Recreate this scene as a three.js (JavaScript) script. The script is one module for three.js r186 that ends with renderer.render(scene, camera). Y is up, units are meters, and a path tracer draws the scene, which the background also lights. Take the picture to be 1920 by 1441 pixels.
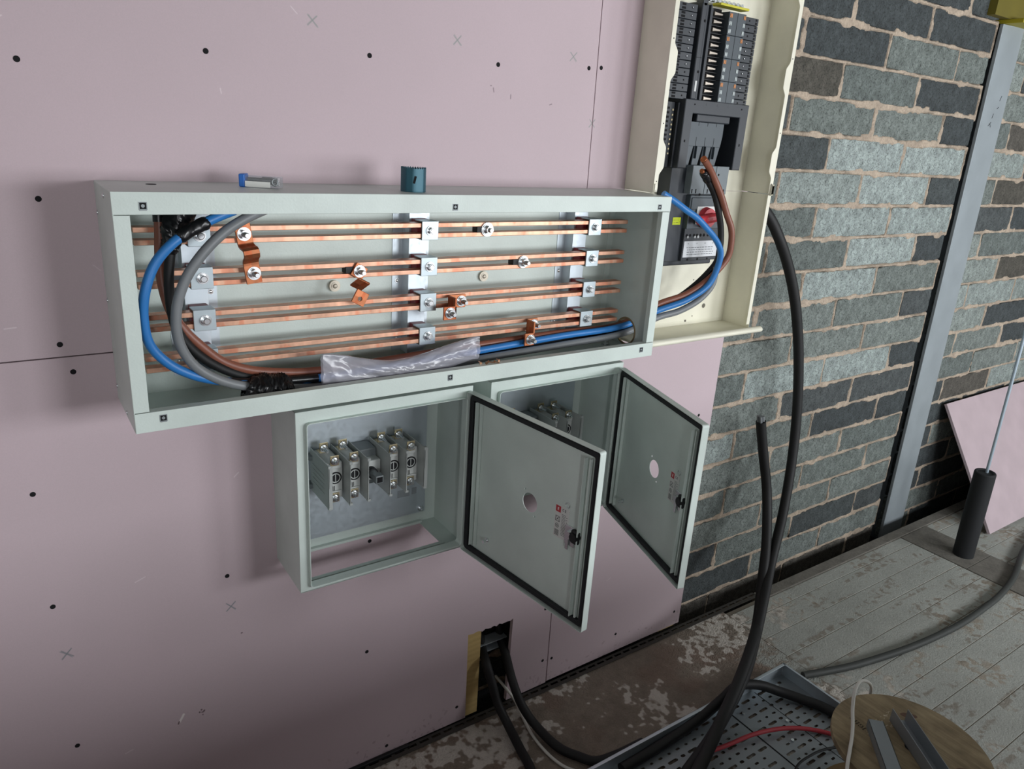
import * as THREE from 'three';
import { RoundedBoxGeometry } from 'three/addons/geometries/RoundedBoxGeometry.js';
import { mergeGeometries, mergeVertices, toCreasedNormals } from 'three/addons/utils/BufferGeometryUtils.js';
import { RectAreaLightUniformsLib } from 'three/addons/lights/RectAreaLightUniformsLib.js';

// ---------------------------------------------------------------- camera, light, exposure
const scene = new THREE.Scene();
const camera = new THREE.PerspectiveCamera(54.67, 1920 / 1441, 0.05, 60);
camera.position.set(-1.1705, 1.5816, 1.5115);
camera.up.set(0.13193, 0.94457, -0.30064);
camera.lookAt(-1.1705 + 0.54888, 1.5816 - 0.32217, 1.5115 - 0.77132);
const renderer = new THREE.WebGLRenderer();
renderer.toneMapping = THREE.LinearToneMapping;
renderer.toneMappingExposure = 1.0;
renderer.shadowMap.enabled = true;
RectAreaLightUniformsLib.init();
scene.background = new THREE.Color(0x20242a);          // nothing of the outside is seen: the room is closed
// daylight enters through frosted windows in the wall opposite (behind the camera); [x, y, width, height]
const ROOM = { x0: -2.5, x1: 6.2, z1: 3.6, top: 2.9 };
const WINDOWS = [[-1.75, 1.5, 0.45, 0.9], [0.75, 1.5, 1.1, 0.9], [2.25, 1.5, 1.1, 0.9], [3.75, 1.5, 1.1, 0.9]];
const WINDOW_LIGHT = 17.5, WINDOW_GLOW = 3;
const DAY = new THREE.Color(0.97, 1.0, 1.03);
for (const [x, y, w, h] of WINDOWS) {
  const l = new THREE.RectAreaLight(DAY, WINDOW_LIGHT, w - 0.1, h - 0.1);
  l.position.set(x, y, ROOM.z1 - 0.02); l.name = 'window_daylight'; scene.add(l);   // looks along -z, into the room
}

// ---------------------------------------------------------------- helpers
let seed = 7;
const rnd = () => { seed = (seed * 16807) % 2147483647; return (seed - 1) / 2147483646; };
const rr = (a, b) => a + (b - a) * rnd();
const hash = (x, y, s) => { let h = Math.imul(x, 374761393) ^ Math.imul(y, 668265263) ^ Math.imul(s, 2147483587 | 0); h = Math.imul(h ^ (h >>> 13), 1274126177); return ((h ^ (h >>> 16)) >>> 0) / 4294967296; };
function vnoise(x, y, s = 0, per = 0) {
  const xi = Math.floor(x), yi = Math.floor(y), fx = x - xi, fy = y - yi;
  const u = fx * fx * (3 - 2 * fx), v = fy * fy * (3 - 2 * fy);
  const m = (a) => per ? ((a % per) + per) % per : a;
  const a = hash(m(xi), m(yi), s), b = hash(m(xi + 1), m(yi), s), c = hash(m(xi), m(yi + 1), s), d = hash(m(xi + 1), m(yi + 1), s);
  return a + (b - a) * u + (c - a) * v + (a - b - c + d) * u * v;
}
function fbm(x, y, s = 0, oct = 4, per = 0) {
  let t = 0, a = 0.5, n = 0;
  for (let i = 0; i < oct; i++) { t += a * vnoise(x, y, s + i * 17, per); n += a; a *= 0.5; x *= 2; y *= 2; per *= 2; }
  return t / n;
}
const smooth = (a, b, x) => { const t = Math.min(1, Math.max(0, (x - a) / (b - a))); return t * t * (3 - 2 * t); };
const count = {};
function numbered(name) { const n = count[name] = (count[name] ?? -1) + 1; return n ? name + '_' + String(n).padStart(3, '0') : name; }
function tag(o, label, category, group) { o.userData.label = label; o.userData.category = category; if (group) o.userData.group = group; return o; }
function thing(name, label, category, pos = [0, 0, 0], group) {
  const g = new THREE.Group(); g.name = numbered(name); g.position.set(...pos); scene.add(g); return tag(g, label, category, group);
}
function mesh(name, geo, mat) { const m = new THREE.Mesh(geo, mat); m.name = name; m.castShadow = m.receiveShadow = true; return m; }
// a part whose geometry is given in world coordinates, moved into the frame of an unturned parent
const originOf = (o) => { const p = new THREE.Vector3(); for (let q = o; q && q !== scene; q = q.parent) p.add(q.position); return p; };
function part(parent, name, geo, mat, label) {
  const g = Array.isArray(geo) ? merge(geo) : geo, o = originOf(parent);
  const m = mesh(name, g.translate(-o.x, -o.y, -o.z), mat); parent.add(m); if (label) m.userData.label = label; return m;
}
function local(parent, name, geo, mat, label) { const m = mesh(name, Array.isArray(geo) ? merge(geo) : geo, mat); parent.add(m); if (label) m.userData.label = label; return m; }
function single(name, geo, mat, label, category, pos, group) {
  const g = Array.isArray(geo) ? merge(geo) : geo; g.translate(-pos[0], -pos[1], -pos[2]);
  const m = mesh(numbered(name), g, mat); m.position.set(...pos); scene.add(m); return tag(m, label, category, group);
}
function structure(name) { const g = new THREE.Group(); g.name = name; g.userData.kind = 'structure'; scene.add(g); return g; }
const flat = (g) => { const n = g.index ? g.toNonIndexed() : g; for (const k of Object.keys(n.attributes)) if (!['position', 'normal', 'uv'].includes(k)) n.deleteAttribute(k); n.morphAttributes = {}; return n; };
function merge(list) { return mergeGeometries(list.map(flat), false); }
// uv in metres, by the side each face looks to
function metric(g0) {
  const g = g0.index ? g0.toNonIndexed() : g0, p = g.attributes.position, n = g.attributes.normal, uv = new Float32Array(p.count * 2);
  for (let i = 0; i < p.count; i += 3) {
    let ax = 0, ay = 0, az = 0; for (let k = 0; k < 3; k++) { ax += Math.abs(n.getX(i + k)); ay += Math.abs(n.getY(i + k)); az += Math.abs(n.getZ(i + k)); }
    for (let k = 0; k < 3; k++) {
      const j = i + k, x = p.getX(j), y = p.getY(j), z = p.getZ(j);
      const a = az >= ax && az >= ay ? [x, y] : ax >= ay ? [z, y] : [x, z]; uv[j * 2] = a[0]; uv[j * 2 + 1] = a[1];
    }
  }
  g.setAttribute('uv', new THREE.BufferAttribute(uv, 2)); return g;
}
// box between two corners; r rounds its edges
function box(x0, x1, y0, y1, z0, z1, r = 0) {
  const w = x1 - x0, h = y1 - y0, d = z1 - z0;
  const g = r ? new RoundedBoxGeometry(w, h, d, 1, Math.min(r, w / 2.01, h / 2.01, d / 2.01)) : new THREE.BoxGeometry(w, h, d);
  return metric(g.translate((x0 + x1) / 2, (y0 + y1) / 2, (z0 + z1) / 2));
}
// outline [[x, y], ...] extruded from z0 to z1
function plate(pts, z0, z1, bevel = 0, holes = []) {
  const s = new THREE.Shape(pts.map((p) => new THREE.Vector2(p[0], p[1])));
  for (const h of holes) s.holes.push(h.isPath ? h : new THREE.Path(h.map((p) => new THREE.Vector2(p[0], p[1]))));
  const g = new THREE.ExtrudeGeometry(s, { depth: z1 - z0 - 2 * bevel, bevelEnabled: bevel > 0, bevelSize: bevel, bevelThickness: bevel, bevelOffset: -bevel, bevelSegments: 1, curveSegments: 10 });
  return metric(g.translate(0, 0, z0 + bevel));
}
const circle = (x, y, r, n = 20) => Array.from({ length: n }, (_, i) => [x + r * Math.cos(-i / n * 2 * Math.PI), y + r * Math.sin(-i / n * 2 * Math.PI)]);
const rect = (x0, x1, y0, y1) => [[x0, y0], [x1, y0], [x1, y1], [x0, y1]];
function roundRect(x0, x1, y0, y1, r, n = 5) {
  const o = []; for (const [cx, cy, a] of [[x1 - r, y1 - r, 0], [x0 + r, y1 - r, 1], [x0 + r, y0 + r, 2], [x1 - r, y0 + r, 3]]) for (let i = 0; i <= n; i++) { const t = (a + i / n) * Math.PI / 2; o.push([cx + r * Math.cos(t), cy + r * Math.sin(t)]); }
  return o;
}
function cyl(r, h, n = 16, r2 = r) { return new THREE.CylinderGeometry(r2, r, h, n); }
const zcyl = (r, z0, z1, x, y, n = 16, r2 = r) => metric(cyl(r, z1 - z0, n, r2).rotateX(Math.PI / 2).translate(x, y, (z0 + z1) / 2));
const xcyl = (r, x0, x1, y, z, n = 16) => metric(cyl(r, x1 - x0, n).rotateZ(Math.PI / 2).translate((x0 + x1) / 2, y, z));
const ycyl = (r, y0, y1, x, z, n = 16, r2 = r) => metric(cyl(r, y1 - y0, n, r2).translate(x, (y0 + y1) / 2, z));
const V = (p) => new THREE.Vector3(...p);
function tube(pts, r, seg = 60, rad = 12, caps = true) {
  const c = new THREE.CatmullRomCurve3(pts.map(V), false, 'centripetal'), g = new THREE.TubeGeometry(c, seg, r, rad, false);
  const L = c.getLength(), uv = g.attributes.uv; for (let i = 0; i < uv.count; i++) uv.setXY(i, uv.getX(i) * L, uv.getY(i) * 2 * Math.PI * r);
  if (!caps) return flat(g);
  const list = [g];
  for (const t of [0, 1]) {
    const d = new THREE.CircleGeometry(r, rad), dir = c.getTangentAt(t).multiplyScalar(t ? 1 : -1);
    d.applyQuaternion(new THREE.Quaternion().setFromUnitVectors(new THREE.Vector3(0, 0, 1), dir)); const p = c.getPointAt(t); d.translate(p.x, p.y, p.z); list.push(d);
  }
  return merge(list);
}
// hexagon bolt or nut looking along +z: washer, head, and a thread that sticks out
function bolt(x, y, z, s = 1, thread = 0.014, washer = true) {
  const l = []; if (washer) l.push(zcyl(0.0105 * s, z, z + 0.0018, x, y, 20), zcyl(0.0086 * s, z + 0.0018, z + 0.0034, x, y, 18));
  l.push(metric(new THREE.CylinderGeometry(0.0074 * s, 0.0078 * s, 0.0062 * s, 6).rotateX(Math.PI / 2).rotateZ(rnd()).translate(x, y, z + 0.0034 + 0.0031 * s)));
  const e = z + 0.0034 + 0.0062 * s; if (thread) {
    for (let k = 0; k < thread / 0.002; k++) l.push(zcyl(0.0042 * s, e + k * 0.002, e + k * 0.002 + 0.002, x, y, 10, 0.0034 * s));
  } else l.push(zcyl(0.0062 * s, e, e + 0.001, x, y, 12, 0.005 * s));
  return l;
}
const screwHead = (x, y, z, r = 0.004) => [zcyl(r * 1.5, z, z + 0.0008, x, y, 14), metric(new THREE.SphereGeometry(r, 10, 6, 0, Math.PI * 2, 0, Math.PI / 2).rotateX(Math.PI / 2).scale(1, 1, 0.6).translate(x, y, z + 0.0008))];

// ---------------------------------------------------------------- textures
function dataTex(w, h, fn, srgb, rep) {
  const d = new Uint8Array(w * h * 4);
  for (let y = 0; y < h; y++) for (let x = 0; x < w; x++) { const c = fn(x / w, y / h, x, y), o = (y * w + x) * 4; if (c.length) { d[o] = c[0]; d[o + 1] = c[1]; d[o + 2] = c[2]; } else d[o] = d[o + 1] = d[o + 2] = c; d[o + 3] = 255; }
  const t = new THREE.DataTexture(d, w, h, THREE.RGBAFormat); t.magFilter = THREE.LinearFilter; t.minFilter = THREE.LinearMipmapLinearFilter; t.generateMipmaps = true;
  t.wrapS = t.wrapT = THREE.RepeatWrapping; if (srgb) t.colorSpace = THREE.SRGBColorSpace; if (rep) t.repeat.set(...rep); t.needsUpdate = true; return t;
}
const one = (v) => [v, v, v];
function canvasTex(w, h, draw, rep, off) {
  const c = document.createElement('canvas'); c.width = w; c.height = h; const g = c.getContext('2d'); draw(g, w, h);
  const t = new THREE.CanvasTexture(c); t.colorSpace = THREE.SRGBColorSpace; t.wrapS = t.wrapT = THREE.RepeatWrapping; if (rep) t.repeat.set(...rep); if (off) t.offset.set(...off); return t;
}
const lerp3 = (a, b, t) => [a[0] + (b[0] - a[0]) * t, a[1] + (b[1] - a[1]) * t, a[2] + (b[2] - a[2]) * t];
const T = {};
T.peel = dataTex(256, 256, (u, v) => one(255 * fbm(u * 48, v * 48, 3, 2, 48)), false, [8, 8]);                       // powder coat, 125 mm a tile
T.tone = dataTex(512, 512, (u, v) => one(232 + 23 * fbm(u * 8, v * 8, 11, 5, 8)), true, [1.6, 1.6]);                 // faint unevenness of paint and plastic
T.block = dataTex(512, 512, (u, v, x, y) => { const n = fbm(u * 90, v * 90, 5, 3, 90), p = fbm(u * 14, v * 14, 9, 4, 14), h = hash(x, y, 2); let c = 205 + 44 * (n - 0.5) * 1.7 + 95 * (p - 0.5); if (h > 0.985) c += 60; if (n < 0.3) c -= 45; c = Math.max(60, Math.min(255, c)); return [c, c, c * 0.99]; }, true, [3.2, 3.2]);
T.blockBump = dataTex(512, 512, (u, v) => { const n = fbm(u * 90, v * 90, 5, 3, 90), p = fbm(u * 30, v * 30, 23, 3, 30); return one(255 * Math.min(1, Math.max(0, 0.5 + 0.9 * (n - 0.5) + 0.6 * (p - 0.5)))); }, false, [3.2, 3.2]);
T.mortar = dataTex(512, 512, (u, v) => { const n = fbm(u * 60, v * 60, 31, 4, 60), p = fbm(u * 9, v * 9, 37, 4, 9); const c = 222 + 50 * (n - 0.5) + 50 * (p - 0.5); return [c, c * 0.985, c * 0.97]; }, true, [3, 3]);
T.copper = dataTex(512, 128, (u, v) => { const p = fbm(u * 10, v * 3, 41, 4, 0), q = fbm(u * 60, v * 8, 43, 3, 0); const c = 205 + 60 * (p - 0.35) + 30 * (q - 0.5), d = smooth(0.56, 0.66, fbm(u * 22 + 5, v * 4, 47, 3)); return [c, c * (1 - 0.12 * d), c * (1 - 0.16 * d)].map((k) => Math.min(255, k)); }, true, [2.2, 6]);
T.galv = dataTex(256, 256, (u, v) => { let best = 9, id = 0; for (let j = -1; j < 2; j++) for (let i = -1; i < 2; i++) { const cx = Math.floor(u * 30) + i, cy = Math.floor(v * 30) + j, m = (a) => (a + 30) % 30, dx = cx + hash(m(cx), m(cy), 51) - u * 30, dy = cy + hash(m(cx), m(cy), 52) - v * 30, d = dx * dx + dy * dy; if (d < best) { best = d; id = hash(m(cx), m(cy), 53); } } return one(92 + 26 * id + 30 * fbm(u * 30, v * 30, 54, 2, 30)); }, false, [5, 5]);
T.scratch = canvasTex(512, 512, (g) => { g.fillStyle = '#e8e8e8'; g.fillRect(0, 0, 512, 512); for (let i = 0; i < 260; i++) { g.strokeStyle = rnd() < 0.5 ? 'rgba(190,190,188,.5)' : 'rgba(255,255,255,.6)'; g.lineWidth = rr(0.4, 1.4); const x = rr(0, 512), y = rr(0, 512), a = rr(0, 6.28), l = rr(5, 60); g.beginPath(); g.moveTo(x, y); g.lineTo(x + Math.cos(a) * l, y + Math.sin(a) * l); g.stroke(); } }, [4, 4]);
T.wood = dataTex(512, 512, (u, v) => { const w = fbm(u * 3, v * 40, 61, 4), k = fbm(u * 6, v * 6, 67, 4), g = 0.5 + 0.5 * Math.sin((v * 26 + 3 * fbm(u * 2, v * 5, 63, 3)) * 6.28); return lerp3([192, 174, 140], [228, 212, 178], 0.45 * w + 0.25 * g + 0.4 * k); }, true, [2, 2]);

// ---------------------------------------------------------------- materials
const std = (color, roughness, o = {}) => new THREE.MeshStandardMaterial({ color, roughness, ...o });
const M = {};
M.grey = std('#d6e2dc', 0.42, { map: T.tone, bumpMap: T.peel, bumpScale: 0.00012 });        // light grey powder coat of the chamber and the boxes
M.cream = std('#f1eedb', 0.45, { map: T.tone, bumpMap: T.peel, bumpScale: 0.0001 });
M.copper = std('#fac3a4', 0.4, { metalness: 0.55, map: T.copper });
M.strap = std('#d98a60', 0.42, { metalness: 0.75, map: T.copper });
M.galv = std('#c9d3da', 1, { metalness: 0.7, roughnessMap: T.galv });
M.galvDull = std('#989fa4', 0.5, { metalness: 0.65 });
M.zinc = std('#e2e6e8', 0.27, { metalness: 1 });
M.clamp = std('#aeb9be', 0.42, { metalness: 0.75 });
M.steel = std('#9a9c9c', 0.4, { metalness: 0.9, map: T.scratch });
M.red = std('#7d2029', 0.5);
M.rubber = std('#1b1d20', 0.75);
M.black = std('#131417', 0.55);
M.tape = std('#101114', 0.3);
M.sheath = std('#0d0e10', 0.62, { map: T.tone });
M.blue = std('#2f7dc6', 0.42, { map: T.tone });
M.greyCable = std('#7f8386', 0.45, { map: T.tone });
M.brown = std('#8a5442', 0.45, { map: T.tone });
M.whiteCable = std('#d9d9d2', 0.5);
M.redCable = std('#a5303a', 0.5);
M.plastic = std('#31363d', 0.5, { map: T.tone });
M.plasticDark = std('#23272c', 0.55);
M.plasticMid = std('#4b545b', 0.5, { map: T.tone });
M.paleGrey = std('#a9b0ae', 0.5, { map: T.tone });
M.marker = std('#b9c2c2', 0.5); M.orange = std('#c98652', 0.5); M.brass = std('#c9bb98', 0.35, { metalness: 0.9 });
M.redPlastic = std('#c3303c', 0.42); M.yellow = std('#d9e021', 0.55);
M.hole = std('#0c0c10', 0.9);
M.timber = std('#f0e2b8', 0.75, { map: T.wood });
M.wall = std('#6e6b66', 0.9);

// ---------------------------------------------------------------- the room
{
  const { x0, x1, z1, top } = ROOM;
  const wl = structure('wall_left'); part(wl, 'plaster', box(x0 - 0.2, x0, -0.3, top, -0.6, z1 + 0.2), std('#dcdad6', 0.9));
  const wr = structure('wall_right'); part(wr, 'plaster', box(x1, x1 + 0.2, -0.3, top, -0.6, z1 + 0.2), M.wall);
  const ce = structure('ceiling'); part(ce, 'slab', box(x0 - 0.2, x1 + 0.2, top, top + 0.2, -0.6, z1 + 0.2), std('#8a8a86', 0.9));
  const wf = structure('wall_front');
  part(wf, 'plaster', plate(rect(x0, x1, -0.3, top), z1, z1 + 0.2, 0, WINDOWS.map(([x, y, w, h]) => [[x - w / 2, y - h / 2], [x - w / 2, y + h / 2], [x + w / 2, y + h / 2], [x + w / 2, y - h / 2]])), M.wall);
  WINDOWS.forEach(([x, y, w, h], i) => {
    const g = structure('window_' + (i + 1)), f = [];
    f.push(box(x - w / 2, x + w / 2, y - h / 2, y - h / 2 + 0.05, z1, z1 + 0.08), box(x - w / 2, x + w / 2, y + h / 2 - 0.05, y + h / 2, z1, z1 + 0.08));
    for (const s of [-1, 1]) f.push(box(x + s * (w / 2 - 0.025) - 0.025, x + s * (w / 2 - 0.025) + 0.025, y - h / 2, y + h / 2, z1, z1 + 0.08));
    part(g, 'window_frame', f, std('#d8d8d4', 0.5));
    part(g, 'frosted_pane', box(x - w / 2 + 0.04, x + w / 2 - 0.04, y - h / 2 + 0.04, y + h / 2 - 0.04, z1 + 0.04, z1 + 0.05), std('#dfe6ea', 0.6, { emissive: DAY, emissiveIntensity: WINDOW_GLOW }));
  });
}

// ---------------------------------------------------------------- rear wall of concrete bricks
const wallRear = structure('wall_rear');
const ROW = 0.11, BRICK = 0.45, YTOP = 2.07;
{
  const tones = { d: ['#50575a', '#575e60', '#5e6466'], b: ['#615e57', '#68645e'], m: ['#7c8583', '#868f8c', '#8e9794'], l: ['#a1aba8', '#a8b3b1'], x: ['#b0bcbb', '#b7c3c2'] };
  const mats = {}; for (const k in tones) mats[k] = tones[k].map((c) => std(c, 0.92, { map: T.block, bumpMap: T.blockBump, bumpScale: 0.0028 }));
  // one ragged outline extruded; a few of each length, shared
  function ragged(w, h) {
    const p = [], n = Math.round(w / 0.035), m = 4, j = () => rr(-0.0022, 0.0022), c = 0.004;
    for (let i = 0; i < n; i++) p.push([-w / 2 + c + (w - 2 * c) * i / n + j(), -h / 2 + j()]);
    for (let i = 0; i < m; i++) p.push([w / 2 + j(), -h / 2 + c + (h - 2 * c) * i / m + j()]);
    for (let i = 0; i < n; i++) p.push([w / 2 - c - (w - 2 * c) * i / n + j(), h / 2 + j()]);
    for (let i = 0; i < m; i++) p.push([-w / 2 + j(), h / 2 - c - (h - 2 * c) * i / m + j()]);
    return plate(p, -0.03, 0, 0.0022);
  }
  const shapes = { full: [], half: [] };
  for (let i = 0; i < 7; i++) { shapes.full.push(ragged(0.44, 0.099)); shapes.half.push(ragged(0.215, 0.099)); }
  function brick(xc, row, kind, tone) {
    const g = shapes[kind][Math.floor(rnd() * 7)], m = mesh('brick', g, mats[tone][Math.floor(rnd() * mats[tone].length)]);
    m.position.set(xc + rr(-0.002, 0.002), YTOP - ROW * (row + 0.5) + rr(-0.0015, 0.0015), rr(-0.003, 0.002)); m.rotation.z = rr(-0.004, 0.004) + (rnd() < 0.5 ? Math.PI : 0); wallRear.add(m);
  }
  // tones read from the photograph, from the free end leftwards, course by course from the top
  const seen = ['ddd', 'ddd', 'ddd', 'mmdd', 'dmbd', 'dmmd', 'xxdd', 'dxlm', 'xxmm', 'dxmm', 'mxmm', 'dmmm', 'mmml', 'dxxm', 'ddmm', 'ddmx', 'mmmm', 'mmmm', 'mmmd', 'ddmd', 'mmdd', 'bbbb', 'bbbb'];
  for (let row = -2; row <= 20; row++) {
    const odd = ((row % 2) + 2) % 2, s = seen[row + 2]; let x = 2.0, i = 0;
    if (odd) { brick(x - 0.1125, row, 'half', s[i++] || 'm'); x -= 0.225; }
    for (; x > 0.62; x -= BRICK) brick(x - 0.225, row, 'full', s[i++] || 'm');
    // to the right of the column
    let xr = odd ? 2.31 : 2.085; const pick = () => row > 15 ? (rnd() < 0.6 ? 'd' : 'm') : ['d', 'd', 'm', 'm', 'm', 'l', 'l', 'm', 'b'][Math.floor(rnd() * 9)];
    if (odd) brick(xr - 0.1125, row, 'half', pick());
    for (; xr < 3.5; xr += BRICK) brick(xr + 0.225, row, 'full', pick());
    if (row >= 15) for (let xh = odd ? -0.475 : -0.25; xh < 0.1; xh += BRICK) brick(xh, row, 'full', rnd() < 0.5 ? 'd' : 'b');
  }
  // mortar: one sheet, proud of the joints by a little and smeared over the arrises
  function mortar(x0, x1, y0, y1, step) {
    const nx = Math.round((x1 - x0) / step), ny = Math.round((y1 - y0) / step), g = new THREE.PlaneGeometry(x1 - x0, y1 - y0, nx, ny).translate((x0 + x1) / 2, (y0 + y1) / 2, 0), p = g.attributes.position;
    const phase = x0 > 2 ? 2.31 - 0.225 : 2.0;
    for (let i = 0; i < p.count; i++) {
      const x = p.getX(i), y = p.getY(i), t = (YTOP - y) / ROW, bed = Math.abs(t - Math.round(t)) * ROW, row = Math.floor(t), odd = ((row % 2) + 2) % 2;
      const u = (x - phase) / BRICK - (odd ? 0.5 : 0), perp = Math.abs(u - Math.round(u)) * BRICK;
      const smear = fbm(x * 14, y * 22, 71, 3), wide = 0.0066 + 0.013 * smooth(0.48, 0.8, smear) - 0.003 * smooth(0.5, 0.25, smear);
      const wobble = 0.003 * (vnoise(x * 60, y * 60, 73) - 0.5), d = Math.min(bed + wobble, perp + wobble + 0.001);
      const k = 1 - smooth(wide * 0.75, wide + 0.0035, d);
      p.setZ(i, -0.016 + k * (0.0165 + 0.0035 * (fbm(x * 40, y * 40, 79, 2) - 0.45)));
    }
    g.computeVertexNormals(); const uv = g.attributes.uv; for (let i = 0; i < p.count; i++) uv.setXY(i, p.getX(i), p.getY(i)); return g;
  }
  const mm = std('#c8b9a8', 0.95, { map: T.mortar, bumpMap: T.blockBump, bumpScale: 0.003 });
  part(wallRear, 'mortar', mortar(0.55, 2.0, -0.14, 2.3, 0.0042), mm); part(wallRear, 'mortar', mortar(2.2, 3.5, -0.14, 2.3, 0.0052), mm);
  part(wallRear, 'mortar', mortar(-0.45, 0.1, -0.14, 0.45, 0.006), mm);
  const back = std('#4a4946', 0.95);
  part(wallRear, 'backing', [box(ROOM.x0, 1.995, -0.3, ROOM.top, -0.25, -0.028), box(2.24, ROOM.x1, -0.3, ROOM.top, -0.25, -0.028), box(1.9, 2.4, -0.3, ROOM.top, -0.45, -0.3)], back);
}

// ---------------------------------------------------------------- steel post and beam in the wall
{
  const c = thing('steel_column', 'tall grey primed steel post standing in a dark gap of the brick wall', 'column', [2.150, -0.2, 0.014]);
  const st = std('#9fa8ad', 0.5, { map: T.tone, metalness: 0.15 });
  local(c, 'flange', box(-0.085, 0.085, 0, 2.272, -0.014, 0, 0.002), st); local(c, 'web', box(-0.006, 0.006, 0, 2.27, -0.16, -0.014), st); local(c, 'flange', box(-0.085, 0.085, 0, 2.27, -0.174, -0.16), st);
  c.rotation.z = 0.0245; c.children[0].userData.label = 'front flange';
  const mk = canvasTex(64, 64, (g) => { g.fillStyle = '#3a3f42'; g.fillRect(0, 0, 64, 64); }), mkM = std('#ffffff', 0.8, { map: mk });
  const strokes = []; for (const [x, y, a, l] of [[0.03, 2.02, 1.2, 0.02], [0.025, 1.985, 0.5, 0.012], [0.0, 1.955, 1.3, 0.018], [-0.01, 1.925, 0.7, 0.022], [-0.003, 1.92, 2.2, 0.016]]) strokes.push(metric(new THREE.BoxGeometry(l, 0.003, 0.0006).rotateZ(a).translate(x, y, 0.0004)));
  local(c, 'pen_mark', strokes, mkM);
  const b = thing('steel_beam', 'dark yellow painted steel beam above the grey post at the top right', 'beam', [2.6, 2.08, -0.02]);
  part(b, 'web', box(1.895, 3.4, 2.085, 2.36, -0.03, 0.03), std('#6f651a', 0.6, { map: T.tone }));
  part(b, 'bottom_flange', box(2.02, 3.4, 2.071, 2.086, -0.06, 0.075, 0.003), std('#b0a425', 0.55, { map: T.tone }));
}

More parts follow.
